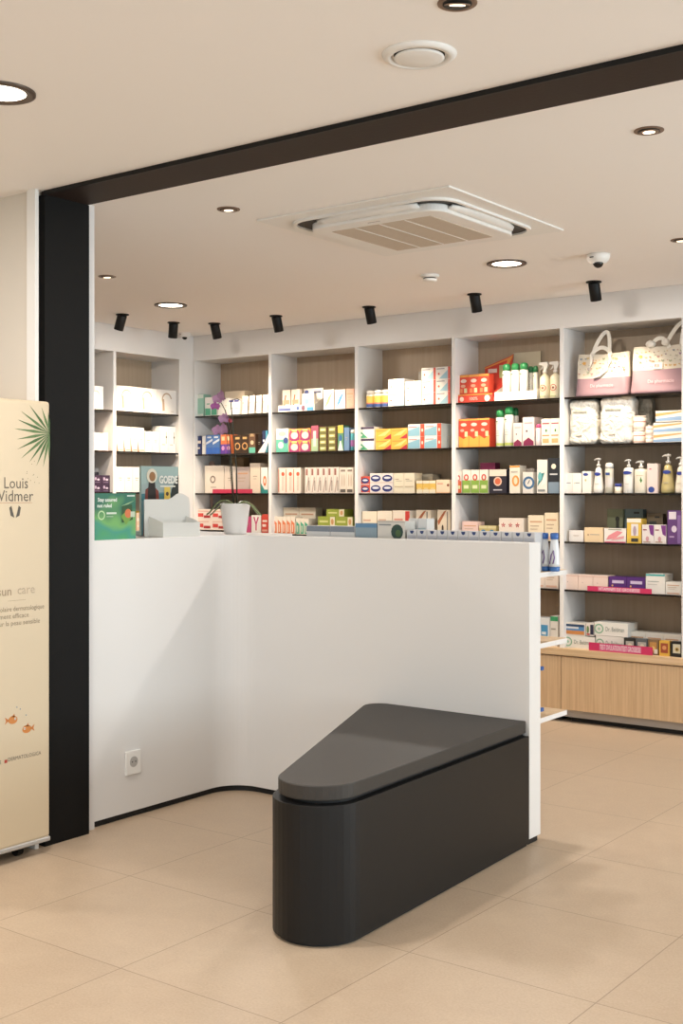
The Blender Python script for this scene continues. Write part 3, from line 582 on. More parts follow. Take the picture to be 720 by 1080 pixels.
DATA = [
('A', 1, 5.492, -6.235, 1.914, 0.132, 0.08, 0.158, 1, 1, 'box', 'carton', 'hair_care_carton', 'white carton with tan hair curl', 'f4f0ea', 'curl', 0, '', ''),
('A', 2, 5.542, -6.235, 1.635, 0.125, 0.08, 0.121, 1, 1, 'box', 'carton', 'cosmetics_carton', 'pale pink cosmetics carton', 'f0d6c8', 'mark', 0, '', ''),
('A', 3, 5.533, -6.235, 1.352, 0.075, 0.08, 0.057, 2, 2, 'box', 'carton', 'tea_carton', 'dark purple carton with white sprigs', '3a2440', 'sprig', 0, '', ''),
('A', 3, 5.648, -6.345, 1.352, 0.05, 0.03, 0.171, 1, 1, 'bottle', 'bottle', 'small_bottle', 'small dark bottle with white dome cap', '2c2230', 'cap:e9e4e0', 0, '', ''),
('B', 1, 5.743, -6.235, 1.914, 0.193, 0.12, 0.175, 3, 1, 'box', 'carton', 'hair_care_carton', 'white carton with tan hair curl', 'f4f0ea', 'curl', 0, '', ''),
('B', 2, 5.743, -6.235, 1.635, 0.064, 0.08, 0.172, 4, 1, 'box', 'carton', 'sun_cream_carton', 'white carton with tan wave base', 'f4f0ea', 'wave', 0, '', ''),
('B', 2, 6.012, -6.235, 1.635, 0.07, 0.08, 0.15, 2, 1, 'box', 'carton', 'cream_carton', 'plain short white carton', 'f3ebe2', 'mark', 0, '', ''),
('B', 2, 6.202, -6.325, 1.635, 0.051, 0.05, 0.197, 1, 1, 'box', 'carton', 'cream_carton', 'tall cream carton at the back', 'f3e6cf', 'mark', 0, '', ''),
('B', 2, 6.166, -6.235, 1.635, 0.077, 0.08, 0.191, 2, 1, 'box', 'carton', 'lotion_carton', 'tall white carton with grey print', 'f4f0ea', 'side', 0, '', ''),
('B', 3, 5.743, -6.235, 1.352, 0.075, 0.08, 0.176, 3, 1, 'box', 'carton', 'face_care_carton', 'tall white carton with small emblem', 'f4f0ea', 'mark', 0, '', ''),
('B', 4, 5.934, -6.235, 1.064, 0.037, 0.08, 0.143, 1, 1, 'box', 'carton', 'slim_carton', 'slim cream carton', 'ecc9a8', 'band', 0, '', ''),
('B', 4, 5.975, -6.235, 1.064, 0.067, 0.08, 0.155, 1, 1, 'box', 'carton', 'slim_carton', 'slim yellow carton', 'd8b43c', 'band', 0, '', ''),
('1', 1, -6.204, 6.505, 1.909, 0.07, 0.08, 0.164, 1, 1, 'box', 'carton', 'mint_carton', 'mint green translucent carton', '9fd2bd', 'mintlid', 0, '', ''),
('1', 1, -6.118, 6.505, 1.909, 0.059, 0.08, 0.138, 2, 1, 'box', 'carton', 'cleanser_carton', 'white carton with green lower half', 'f4f0ea', 'greenlow', 0, '', ''),
('1', 1, -5.991, 6.505, 1.909, 0.051, 0.08, 0.125, 2, 1, 'box', 'carton', 'cream_carton', 'plain white carton behind orchid', 'f4f0ea', 'mark', 0, '', ''),
('1', 1, -6.012, 6.605, 1.909, 0.192, 0.1, 0.182, 1, 1, 'box', 'carton', 'large_carton', 'wide cream carton at the back', 'ecd9bd', 'mark', 0, '', ''),
('1', 1, -5.88, 6.505, 1.909, 0.048, 0.08, 0.113, 2, 1, 'box', 'carton', 'care_carton', 'white carton with blue cap band', 'f4f0ea', 'bluetop', 0, '', ''),
('1', 1, -5.775, 6.505, 1.909, 0.055, 0.04, 0.132, 4, 1, 'tube', 'tube', 'cream_tube', 'white tube standing on its cap', 'f4f0ea', 'tubedot', 0, '', ''),
('1', 2, -6.204, 6.505, 1.63, 0.046, 0.08, 0.136, 1, 1, 'box', 'carton', 'slim_carton', 'navy blue slim carton', '24356e', 'band', 0, '', ''),
('1', 2, -6.146, 6.505, 1.63, 0.031, 0.08, 0.134, 1, 1, 'box', 'carton', 'slim_carton', 'slim white carton', 'f4f0ea', 'mark', 0, '', ''),
('1', 2, -6.108, 6.505, 1.63, 0.066, 0.08, 0.139, 2, 1, 'box', 'carton', 'suncare_carton', 'bright blue carton with white print', '4f7fc4', 'bluelow', 0, '', ''),
('1', 2, -5.963, 6.505, 1.63, 0.049, 0.08, 0.139, 2, 1, 'box', 'carton', 'vitamin_carton', 'orange and purple carton', 'e8763a', 'purplelow', 0, '', ''),
('1', 2, -5.834, 6.505, 1.63, 0.068, 0.08, 0.131, 2, 1, 'box', 'carton', 'oil_carton', 'dark brown carton with gold ring', '3a2414', 'goldring', 0, '', ''),
('1', 2, -5.691, 6.505, 1.63, 0.06, 0.08, 0.138, 1, 1, 'box', 'carton', 'oil_carton', 'brown carton with teal base', '6b4a33', 'tealbase', 0, '', ''),
('1', 2, -5.648, 6.535, 1.63, 0.051, 0.08, 0.135, 1, 1, 'box', 'carton', 'oil_carton', 'plain dark brown carton', '2e211a', 'mark', 0, '', ''),
('1', 2, -5.584, 6.525, 1.63, 0.053, 0.08, 0.159, 1, 1, 'box', 'carton', 'eye_care_carton', 'dark blue carton with cyan side', '2a3560', 'cyan', 0, '', ''),
('1', 2, -5.583, 6.475, 1.63, 0.098, 0.01, 0.133, 1, 1, 'leaf', 'leaflet', 'folded_leaflet', 'white folded leaflet leaning on cartons', 'f4f0ea', '', 0, '', ''),
('1', 3, -6.146, 6.535, 1.345, 0.186, 0.08, 0.203, 1, 1, 'box', 'carton', 'display_carton', 'large white display carton with emblem', 'f0e4d4', 'emblem', 0, '', ''),
('1', 3, -5.953, 6.535, 1.345, 0.108, 0.08, 0.194, 1, 1, 'box', 'carton', 'care_carton', 'white carton behind orchid stems', 'efe0d0', 'mark', 0, '', ''),
('1', 3, -5.838, 6.535, 1.345, 0.125, 0.08, 0.189, 1, 1, 'box', 'carton', 'care_carton', 'greyish pink carton', 'd3beb4', 'lines', 0, '', ''),
('1', 3, -5.698, 6.525, 1.345, 0.096, 0.08, 0.214, 1, 1, 'box', 'carton', 'care_carton', 'tall cream carton', 'efddc6', 'mark', 0, '', ''),
('1', 3, -5.578, 6.505, 1.345, 0.064, 0.08, 0.182, 1, 1, 'box', 'carton', 'oil_carton', 'white carton with orange drop', 'f4f0ea', 'drop', 0, '', ''),
('1', 3, -5.992, 6.645, 1.345, 0.128, 0.06, 0.262, 1, 1, 'box', 'carton', 'gift_carton', 'brown patterned carton at the back', 'a9834f', 'gold2', 0, '', ''),
('1', 3, -6.212, 6.625, 1.345, 0.094, 0.01, 0.248, 1, 1, 'disc', 'display topper', 'display_topper', 'round pinkish display head', 'c8a79c', '', 0, '', ''),
('1', 4, -6.194, 6.505, 1.077, 0.144, 0.1, 0.075, 2, 2, 'box', 'carton', 'cough_carton', 'white carton with red script', 'f3e2d6', 'redscript', 0, '', ''),
('1', 4, -5.721, 6.505, 1.062, 0.048, 0.08, 0.116, 1, 1, 'box', 'carton', 'vitamin_carton', 'magenta and white carton', 'd94f86', 'mark', 0, '', ''),
('1', 4, -5.667, 6.505, 1.062, 0.087, 0.08, 0.127, 1, 1, 'box', 'carton', 'vitamin_carton', 'white carton with magenta letter', 'f4f0ea', 'letterY', 0, '', ''),
('1', 4, -5.574, 6.505, 1.062, 0.062, 0.08, 0.134, 1, 1, 'box', 'carton', 'vitamin_carton', 'red carton with white script', 'e04632', 'whitescript', 0, '', ''),
('2', 1, -5.421, 6.505, 1.909, 0.322, 0.12, 0.047, 1, 1, 'tray', 'display tray', 'display_tray', 'white counter tray with blue stripe', 'f4f0ea', 'traylogo', 'card', '', ''),
('2', 1, -5.403, 6.525, 1.923, 0.07, 0.03, 0.143, 2, 1, 'box', 'tube', 'toothpaste_carton', 'white tube with orange stripes', 'f7e6d6', 'orangestripe', 0, '', ''),
('2', 1, -5.221, 6.525, 1.923, 0.102, 0.03, 0.109, 1, 1, 'box', 'carton', 'toothpaste_carton', 'white carton with blue base', 'f4f0ea', 'bluebase', 0, '', ''),
('2', 1, -5.019, 6.505, 1.909, 0.087, 0.05, 0.138, 1, 1, 'box', 'pack', 'plaster_pack', 'white pack with beige diamond', 'f4f0ea', 'diam:d7b27c', 0, '', ''),
('2', 1, -4.922, 6.505, 1.909, 0.085, 0.05, 0.133, 1, 1, 'box', 'pack', 'plaster_pack', 'white pack with blue diamond', 'f4f0ea', 'diam:3c9ad6', 0, '', ''),
('2', 1, -4.827, 6.505, 1.909, 0.064, 0.05, 0.135, 1, 1, 'box', 'pack', 'plaster_pack', 'salmon pink pack', 'efb9a0', 'lines', 0, '', ''),
('2', 2, -5.439, 6.505, 1.63, 0.11, 0.08, 0.166, 1, 1, 'box', 'carton', 'toothbrush_carton', 'white and mint toothbrush carton', 'f0f0e6', 'mint', 0, '', ''),
('2', 2, -5.321, 6.505, 1.63, 0.093, 0.09, 0.08, 2, 2, 'box', 'carton', 'denture_carton', 'orange carton with magenta tub picture', 'f0a33c', 'tub', 0, '', ''),
('2', 2, -5.126, 6.505, 1.63, 0.06, 0.08, 0.177, 1, 1, 'box', 'carton', 'slim_carton', 'slim pink and green carton', 'b65a72', 'greenlow2', 0, '', ''),
('2', 2, -5.056, 6.505, 1.63, 0.075, 0.12, 0.041, 2, 4, 'box', 'carton', 'toothpaste_carton', 'green and brown toothpaste carton lying flat', '7d7a3c', 'tooth', 0, '', ''),
('2', 2, -4.898, 6.505, 1.63, 0.046, 0.08, 0.173, 1, 1, 'box', 'carton', 'mouthwash_carton', 'green and yellow mouthwash carton', '5f9b6e', 'yellowtop', 0, '', ''),
('2', 2, -4.846, 6.505, 1.63, 0.041, 0.08, 0.155, 1, 1, 'box', 'carton', 'slim_carton', 'slim blue and white carton', '6f94bd', 'mark', 0, '', ''),
('2', 2, -4.801, 6.505, 1.63, 0.038, 0.03, 0.141, 1, 1, 'bottle', 'bottle', 'small_bottle', 'small bottle with white cap and teal label', '3fa3b0', 'cap:f0e6da', 0, '', ''),
('2', 3, -5.417, 6.505, 1.345, 0.065, 0.08, 0.176, 3, 1, 'box', 'carton', 'toothbrush_carton', 'white toothbrush carton with orange circle', 'f2e4d6', 'brushor', 0, '', ''),
('2', 3, -5.18, 6.505, 1.345, 0.047, 0.08, 0.176, 6, 1, 'box', 'carton', 'toothbrush_carton', 'slim white carton with grey brush print', 'efe4d8', 'brushgr', 0, '', ''),
('2', 3, -4.882, 6.505, 1.345, 0.055, 0.08, 0.173, 2, 1, 'box', 'carton', 'toothbrush_carton', 'white carton with twin brush print', 'efe3d4', 'twin', 0, '', ''),
('2', 4, -5.465, 6.505, 1.062, 0.038, 0.08, 0.12, 5, 1, 'box', 'carton', 'interdental_carton', 'slim white carton with orange slant', 'f5ead8', 'slant:ef8148', 0, '', ''),
('2', 4, -5.259, 6.505, 1.062, 0.035, 0.08, 0.108, 3, 1, 'box', 'carton', 'interdental_carton', 'slim white carton with teal slant', 'f5ead8', 'slant:3fb08c', 0, '', ''),
('2', 4, -5.448, 6.595, 1.062, 0.143, 0.08, 0.182, 2, 1, 'box', 'carton', 'dental_carton', 'large cream carton behind the slim ones', 'f1e4cc', 'lines', 0, '', ''),
('2', 4, -5.076, 6.515, 1.119, 0.146, 0.1, 0.068, 2, 1, 'box', 'carton', 'herbal_tea_carton', 'olive green carton lying flat with white end', '9aa82e', 'whiteend', 0, 'lower', ''),
('2', 4, -5.003, 6.515, 1.188, 0.151, 0.1, 0.05, 1, 1, 'box', 'carton', 'herbal_tea_carton', 'olive green carton on top of two alike', '9aa82e', 'whiteend', 0, '', ''),
('3', 1, -4.678, 6.505, 1.909, 0.058, 0.04, 0.118, 3, 1, 'bottle', 'bottle', 'pill_bottle', 'pill bottle with white cap and yellow label', 'efe6d6', 'pill', 0, '', ''),
('3', 1, -4.487, 6.505, 1.909, 0.126, 0.12, 0.089, 1, 2, 'box', 'carton', 'wound_care_carton', 'white and pale blue medicine carton', 'f4f0ea', 'med', 0, '', ''),
('3', 1, -4.353, 6.505, 1.909, 0.122, 0.12, 0.078, 1, 2, 'box', 'carton', 'wound_care_carton', 'short white and pale blue carton', 'f4f0ea', 'med', 0, '', ''),
('3', 1, -4.226, 6.505, 1.909, 0.106, 0.12, 0.078, 2, 3, 'box', 'carton', 'wound_care_carton', 'pale blue carton with red end band', 'f4f0ea', 'medred', 0, '', ''),
('3', 1, -4.356, 6.665, 1.909, 0.035, 0.05, 0.234, 1, 1, 'box', 'carton', 'wound_care_carton', 'grey carton at the back', 'a9a59c', 'mark', 0, '', ''),
('3', 2, -4.722, 6.505, 1.63, 0.123, 0.1, 0.077, 1, 2, 'box', 'carton', 'allergy_carton', 'white and green carton with dark top band', 'f0f0ea', 'greenwht', 0, '', ''),
('3', 2, -4.586, 6.505, 1.63, 0.124, 0.1, 0.068, 2, 2, 'box', 'carton', 'pain_relief_carton', 'yellow carton with dark red corner', 'f4bd32', 'redcorner', 0, '', ''),
('3', 2, -4.331, 6.505, 1.63, 0.125, 0.12, 0.079, 2, 2, 'box', 'carton', 'wound_dressing_carton', 'light blue carton with orange red end', 'e3eef0', 'bluered', 0, '', ''),
('3', 2, -4.124, 6.585, 1.63, 0.053, 0.08, 0.081, 1, 1, 'box', 'carton', 'dressing_carton', 'plain grey white carton at the back', 'd9d6cf', 'mark', 0, '', ''),
('3', 3, -4.707, 6.505, 1.345, 0.071, 0.07, 0.055, 1, 2, 'box', 'carton', 'lozenge_carton', 'small red carton with white oval', 'e2482a', 'oval:2b3a80', 0, '', ''),
('3', 3, -4.632, 6.505, 1.345, 0.091, 0.08, 0.065, 2, 2, 'box', 'carton', 'lozenge_carton', 'navy and white oval logo carton', 'f0e9e4', 'oval:1e2c7c', 0, '', ''),
('3', 3, -4.442, 6.505, 1.345, 0.079, 0.09, 0.131, 2, 1, 'box', 'carton', 'herbal_carton', 'large cream carton with faint print', 'f1e7cd', 'script2', 0, '', ''),
('3', 3, -4.352, 6.625, 1.345, 0.13, 0.1, 0.125, 1, 1, 'box', 'riser', 'display_riser', 'clear plastic riser behind yellow cartons', 'b8ac95', 'mark', 0, '', ''),
('3', 3, -4.266, 6.505, 1.345, 0.047, 0.07, 0.081, 3, 1, 'box', 'carton', 'syrup_carton', 'small yellow and white carton', 'efc24a', 'ywht', 0, '', ''),
('3', 3, -4.116, 6.505, 1.345, 0.101, 0.08, 0.086, 1, 1, 'box', 'carton', 'throat_carton', 'wide cream carton with brown dot', 'f2ddbe', 'browndot', 0, '', ''),
('3', 4, -4.697, 6.505, 1.062, 0.117, 0.1, 0.163, 1, 1, 'box', 'carton', 'cold_relief_carton', 'white carton with yellow splash', 'f6ead2', 'splash:eebc3a', 0, '', ''),
('3', 4, -4.574, 6.505, 1.062, 0.118, 0.1, 0.167, 1, 1, 'box', 'carton', 'cold_relief_carton', 'white carton with orange red arc', 'f6ead6', 'splash:dc4a2c', 0, '', ''),
('3', 4, -4.45, 6.505, 1.062, 0.131, 0.1, 0.171, 1, 1, 'box', 'carton', 'cold_relief_carton', 'white carton with red corner block', 'f3e6d4', 'redblock', 0, '', ''),
('3', 4, -4.282, 6.525, 1.062, 0.11, 0.1, 0.175, 1, 1, 'box', 'carton', 'magnesium_carton', 'cream carton with brown swoosh', 'efe0c8', 'swoosh', 0, '', ''),
('3', 4, -4.12, 6.525, 1.062, 0.097, 0.1, 0.177, 1, 1, 'box', 'carton', 'magnesium_carton', 'cream carton with dark swoosh', 'efe0c8', 'swoosh', 0, '', ''),
('4', 1, -3.958, 6.505, 1.909, 0.25, 0.13, 0.053, 1, 1, 'tray', 'display tray', 'display_tray', 'red tray printed 100%', 'e2391f', 'tray100', 'card2', '', ''),
('4', 1, -3.962, 6.525, 1.966, 0.071, 0.06, 0.12, 3, 1, 'box', 'carton', 'medicine_carton', 'red and orange medicine carton', 'e5421f', 'redmed', 0, '', ''),
('4', 1, -3.67, 6.535, 1.929, 0.054, 0.05, 0.211, 3, 1, 'can', 'spray can', 'spray_can', 'white spray can with green cap', 'f6f3ec', 'cap:1f8f4e', 0, '', ''),
('4', 1, -3.524, 6.605, 1.929, 0.034, 0.05, 0.194, 2, 1, 'can', 'spray can', 'spray_can', 'white spray can with green cap at the back', 'eae6da', 'cap:187842', 0, '', ''),
('4', 1, -3.696, 6.505, 1.909, 0.29, 0.15, 0.054, 1, 1, 'tray', 'display tray', 'display_tray', 'white slanted card tray', 'f6f2e8', 'mark', 0, '', ''),
('4', 1, -3.688, 6.725, 1.909, 0.193, 0.01, 0.316, 1, 1, 'box', 'header card', 'header_card', 'beige header card with insect lettering', 'd8cdaf', 'insect', 0, '', ''),
('4', 1, -3.401, 6.505, 1.909, 0.065, 0.05, 0.224, 2, 1, 'trigger', 'spray bottle', 'trigger_spray_bottle', 'beige trigger spray bottle with red ring', 'e9e0bf', 'ring', 0, '', ''),
('4', 2, -3.95, 6.505, 1.63, 0.072, 0.09, 0.179, 3, 1, 'box', 'carton', 'medicine_carton', 'red and orange medicine carton with yellow base', 'e5421f', 'redmed2', 0, '', ''),
('4', 2, -3.696, 6.505, 1.63, 0.053, 0.05, 0.228, 1, 1, 'can', 'spray can', 'spray_can', 'white spray can with green cap', 'f6f3ec', 'cap:1f8f4e', 0, '', ''),
('4', 2, -3.638, 6.505, 1.63, 0.059, 0.05, 0.243, 1, 1, 'can', 'spray can', 'spray_can', 'tall white spray can with green cap', 'f6f3ec', 'cap:1f8f4e', 0, '', ''),
('4', 2, -3.615, 6.575, 1.63, 0.037, 0.05, 0.241, 1, 1, 'can', 'spray can', 'spray_can', 'spray can with green cap at the back', 'ece8dc', 'cap:187842', 0, '', ''),
('4', 2, -3.564, 6.505, 1.63, 0.059, 0.08, 0.142, 1, 1, 'box', 'carton', 'louse_treatment_carton', 'short white carton with maroon base', 'f1dfd8', 'maroon', 0, '', ''),
('4', 2, -3.5, 6.505, 1.63, 0.077, 0.12, 0.174, 1, 1, 'box', 'carton', 'louse_treatment_carton', 'tall white carton with maroon base and pink lid', 'f3e3dc', 'maroon', 0, '', ''),
('4', 2, -3.418, 6.505, 1.63, 0.034, 0.03, 0.132, 1, 1, 'bottle', 'tube', 'stick_tube', 'small white tube with pink cap', 'f6e6e6', 'cap:e0508c', 0, '', ''),
('4', 2, -3.375, 6.505, 1.63, 0.058, 0.08, 0.16, 2, 1, 'box', 'carton', 'plant_medicine_carton', 'white carton with leaf and orange base text', 'f6efe0', 'leafor', 0, '', ''),
('4', 3, -3.969, 6.505, 1.345, 0.038, 0.08, 0.139, 1, 1, 'box', 'carton', 'baby_food_carton', 'slim orange and white carton', 'f2ece0', 'half:e0602a', 0, '', ''),
('4', 3, -3.926, 6.505, 1.345, 0.059, 0.08, 0.146, 3, 1, 'box', 'carton', 'juice_carton', 'white and green juice carton with red oval', 'f2ece0', 'half:86b03a', 0, '', ''),
('4', 3, -3.732, 6.505, 1.345, 0.12, 0.1, 0.147, 1, 1, 'box', 'carton', 'supplement_carton', 'dark blue carton with orange disc', '2b2836', 'orangedisc', 0, '', ''),
('4', 3, -3.866, 6.625, 1.345, 0.107, 0.06, 0.191, 1, 1, 'box', 'carton', 'supplement_carton', 'magenta carton at the back', 'b3336b', 'mark', 0, '', ''),
('4', 3, -3.59, 6.505, 1.345, 0.069, 0.08, 0.169, 1, 1, 'box', 'carton', 'supplement_carton', 'white carton with orange oval and top', 'f2ead8', 'orangeoval', 0, '', ''),
('4', 3, -3.5, 6.505, 1.345, 0.069, 0.08, 0.128, 1, 1, 'box', 'carton', 'supplement_carton', 'white carton with blue ring', 'e9e4dc', 'bluering', 0, '', ''),
('4', 3, -3.55, 6.575, 1.345, 0.088, 0.05, 0.152, 1, 1, 'box', 'carton', 'supplement_carton', 'grey translucent pack at the back', 'a39a90', 'mark', 0, '', ''),
('4', 3, -3.404, 6.505, 1.345, 0.067, 0.08, 0.201, 1, 1, 'box', 'carton', 'seaweed_carton', 'white carton with teal leaves', 'ece8e0', 'tealleaf', 0, '', ''),
('4', 3, -3.33, 6.505, 1.345, 0.072, 0.08, 0.211, 1, 1, 'box', 'carton', 'sleep_aid_carton', 'black and silver carton with white moon', '232830', 'moon', 0, '', ''),
('4', 4, -3.926, 6.505, 1.062, 0.114, 0.08, 0.108, 1, 1, 'box', 'carton', 'baby_care_carton', 'pale pink carton', 'f2cfc6', 'lines', 0, '', ''),
('4', 4, -3.803, 6.505, 1.062, 0.058, 0.08, 0.083, 2, 1, 'box', 'carton', 'pastille_carton', 'small carton with blue and yellow discs', 'cdbb78', 'discs', 0, '', ''),
('4', 4, -3.663, 6.505, 1.062, 0.168, 0.08, 0.132, 1, 1, 'box', 'carton', 'multipack_carton', 'white carton with red star flowers', 'f2e6d8', 'stars', 0, '', ''),
('4', 4, -3.464, 6.505, 1.062, 0.105, 0.08, 0.151, 1, 1, 'box', 'carton', 'bandage_carton', 'cream carton with yellow band', 'f3e4c6', 'lines', 0, '', ''),
('4', 4, -3.353, 6.505, 1.062, 0.088, 0.08, 0.167, 1, 1, 'box', 'carton', 'bandage_carton', 'taller cream carton with yellow band', 'f3e2c2', 'lines', 0, '', ''),
('4', 5, -3.442, 6.505, 0.78, 0.088, 0.12, 0.112, 2, 1, 'box', 'carton', 'dressing_carton', 'pale pinkish white carton', 'f1e0d2', 'lines', 0, '', ''),
('4', 6, -3.442, 6.505, 0.437, 0.06, 0.08, 0.164, 2, 1, 'box', 'carton', 'contact_lens_carton', 'blue and white carton', 'e6eaec', 'bluebody', 0, '', ''),
('4', 6, -3.315, 6.505, 0.437, 0.049, 0.08, 0.178, 1, 1, 'box', 'carton', 'contact_lens_carton', 'white carton with green top and red base', 'f0ece4', 'greentopred', 0, '', ''),
('5', 1, -3.168, 6.505, 1.909, 0.338, 0.12, 0.254, 1, 1, 'tote', 'bag', 'gift_bag', 'mauve and cream tote bag with drooping handles', 'eee2d0', 'tote1', 0, '', ''),
('5', 1, -2.816, 6.485, 1.909, 0.363, 0.12, 0.272, 1, 1, 'tote', 'bag', 'gift_bag', 'mauve and cream tote bag with knotted handles', 'eee2d0', 'tote2', 0, '', ''),
('5', 2, -3.211, 6.505, 1.63, 0.191, 0.17, 0.264, 1, 1, 'diaper', 'diaper pack', 'diaper_pack', 'clear bag of white diapers', 'f3efe2', '', 0, '', ''),
('5', 2, -3.015, 6.505, 1.63, 0.217, 0.13, 0.27, 1, 1, 'diaper', 'diaper pack', 'diaper_pack', 'bulging clear bag of white diapers', 'f6f2e8', '', 0, '', ''),
('5', 2, -2.874, 6.645, 1.63, 0.131, 0.09, 0.269, 1, 1, 'diaper', 'diaper pack', 'diaper_pack', 'greyish diaper bag at the back', 'b5ae9d', '', 0, '', ''),
('5', 2, -2.806, 6.505, 1.63, 0.072, 0.08, 0.078, 1, 2, 'canister', 'canister', 'milk_powder_canister', 'cream canister with pink rim', 'f2ebdc', '', 0, '', ''),
('5', 2, -2.728, 6.505, 1.63, 0.048, 0.05, 0.049, 1, 2, 'canister', 'canister', 'milk_powder_canister', 'small cream canister with pink rim', 'f2ebdc', '', 0, '', ''),
('5', 2, -2.675, 6.505, 1.63, 0.183, 0.14, 0.055, 1, 2, 'box', 'carton', 'nursing_pad_carton', 'white carton with orange and blue swash', 'f3efe6', 'swash', 0, '', ''),
('5', 2, -2.661, 6.505, 1.747, 0.169, 0.14, 0.061, 1, 1, 'box', 'carton', 'nursing_pad_carton', 'white carton with orange and blue swash', 'f3efe6', 'swash', 0, 'top', ''),
('5', 3, -3.226, 6.505, 1.345, 0.054, 0.06, 0.119, 2, 1, 'box', 'carton', 'baby_cream_carton', 'white carton with grey script', 'f1ece6', 'script1', 0, '', ''),
('5', 3, -3.11, 6.505, 1.345, 0.055, 0.06, 0.129, 1, 1, 'box', 'carton', 'baby_cream_carton', 'white carton with blue oval', 'f2ede4', 'blueoval', 0, '', ''),
('5', 3, -3.05, 6.505, 1.345, 0.065, 0.05, 0.206, 1, 1, 'pump', 'pump bottle', 'pump_bottle', 'curvy white pump bottle with blue label', 'f3efe8', 'ov', 0, '', ''),
('5', 3, -2.976, 6.505, 1.345, 0.051, 0.04, 0.177, 1, 1, 'pbottle', 'bottle', 'lotion_bottle', 'slim clear bottle with white cap', 'd8d2bf', 'cap:f4f0e8', 0, '', ''),
('5', 3, -2.915, 6.505, 1.345, 0.042, 0.05, 0.057, 1, 1, 'jar', 'jar', 'cream_jar', 'small cream jar with blue lid', 'f0e6cf', 'cap:2d3f9a', 0, '', ''),
('5', 3, -2.862, 6.505, 1.345, 0.061, 0.05, 0.195, 1, 1, 'spump', 'pump bottle', 'pump_bottle', 'square white pump bottle with blue label', 'f4f1ea', 'ov', 0, '', ''),
('5', 3, -2.796, 6.505, 1.345, 0.079, 0.05, 0.185, 1, 1, 'spump', 'pump bottle', 'pump_bottle', 'wide cream pump bottle with green leaf', 'f4ecd8', 'gleaf', 0, '', ''),
('5', 3, -2.711, 6.505, 1.345, 0.062, 0.05, 0.168, 1, 1, 'box', 'carton', 'baby_cream_carton', 'tall pink white carton with blue base mark', 'ecd8d2', 'bluecorner', 0, '', ''),
('5', 3, -2.641, 6.505, 1.345, 0.08, 0.07, 0.22, 1, 1, 'pump', 'pump bottle', 'pump_bottle', 'curvy golden pump bottle with blue label', 'c9b878', 'ov', 0, '', ''),
('5', 3, -2.556, 6.505, 1.345, 0.064, 0.05, 0.205, 1, 1, 'pump', 'pump bottle', 'pump_bottle', 'white pump bottle beside the golden one', 'f1e9d8', 'ov', 0, '', ''),
('5', 4, -3.192, 6.505, 1.062, 0.089, 0.08, 0.065, 1, 1, 'box', 'carton', 'breast_pad_carton', 'small white carton', 'f0ece8', 'mark', 0, '', ''),
('5', 4, -3.095, 6.505, 1.062, 0.116, 0.08, 0.084, 1, 1, 'box', 'carton', 'soap_carton', 'peach coloured carton', 'f2d5a8', 'script1', 0, '', ''),
('5', 4, -2.972, 6.505, 1.062, 0.134, 0.08, 0.081, 1, 1, 'box', 'carton', 'wipes_carton', 'white carton with pink brush strokes', 'f5efe8', 'pinkbrush', 0, '', ''),
('5', 4, -2.832, 6.505, 1.062, 0.085, 0.08, 0.14, 1, 1, 'box', 'carton', 'feeding_bottle_carton', 'yellow carton with white window', 'f1c632', 'window', 0, '', ''),
('5', 4, -2.998, 6.605, 1.062, 0.098, 0.05, 0.191, 1, 1, 'box', 'carton', 'pacifier_carton', 'olive boxed item behind pink carton', '6e7456', 'window2', 0, '', ''),
('5', 4, -2.898, 6.625, 1.062, 0.112, 0.05, 0.192, 1, 1, 'box', 'carton', 'pacifier_carton', 'slate blue carton behind yellow one', '5f7478', 'window3', 0, '', ''),
('5', 4, -2.753, 6.605, 1.062, 0.094, 0.05, 0.166, 1, 1, 'box', 'carton', 'pacifier_carton', 'bronze carton at the back', '75654c', 'window3', 0, '', ''),
('5', 4, -2.741, 6.505, 1.062, 0.07, 0.08, 0.106, 2, 1, 'box', 'carton', 'test_kit_carton', 'white carton with purple corner', 'f1e9e6', 'purplecorner', 0, '', ''),
('5', 4, -2.592, 6.505, 1.062, 0.078, 0.08, 0.188, 1, 1, 'box', 'carton', 'breast_pump_carton', 'tall purple carton', '6b3f86', 'purplebox', 0, '', ''),
('5', 5, -3.229, 6.505, 0.78, 0.092, 0.1, 0.088, 3, 1, 'box', 'carton', 'pregnancy_vitamin_carton', 'pale pink carton with tiny dot', 'f5dccf', 'dotc', 0, '', ''),
('5', 5, -2.944, 6.505, 0.78, 0.109, 0.1, 0.085, 2, 1, 'box', 'carton', 'pregnancy_vitamin_carton', 'purple carton with yellow figure', '5a2a80', 'omega', 0, '', ''),
('5', 5, -2.719, 6.505, 0.78, 0.112, 0.12, 0.111, 1, 1, 'box', 'carton', 'supplement_carton', 'white carton with teal side', 'f2efe8', 'tealedge', 0, '', ''),
('5', 5, -2.603, 6.505, 0.78, 0.09, 0.1, 0.07, 1, 1, 'box', 'carton', 'supplement_carton', 'low white carton', 'f0ede6', 'lines', 0, '', ''),
('5', 6, -3.23, 6.505, 0.437, 0.201, 0.14, 0.071, 1, 1, 'box', 'carton', 'feeding_bottle_carton', 'white carton with green ring and script', 'f3f1e9', 'drring', 0, '', ''),
('5', 6, -3.024, 6.505, 0.437, 0.183, 0.14, 0.083, 1, 1, 'box', 'carton', 'feeding_bottle_carton', 'low white carton with green ring and script', 'f3f1e9', 'drring', 0, '', ''),
('5', 6, -3.23, 6.505, 0.51, 0.139, 0.1, 0.074, 1, 1, 'box', 'carton', 'milk_bag_carton', 'carton with blue and orange picture', 'efe9de', 'seaside', 0, '', ''),
('5', 6, -3.086, 6.505, 0.515, 0.049, 0.1, 0.073, 1, 1, 'box', 'carton', 'milk_bag_carton', 'small white carton with dark picture', 'efe6de', 'darkpic', 0, '', ''),
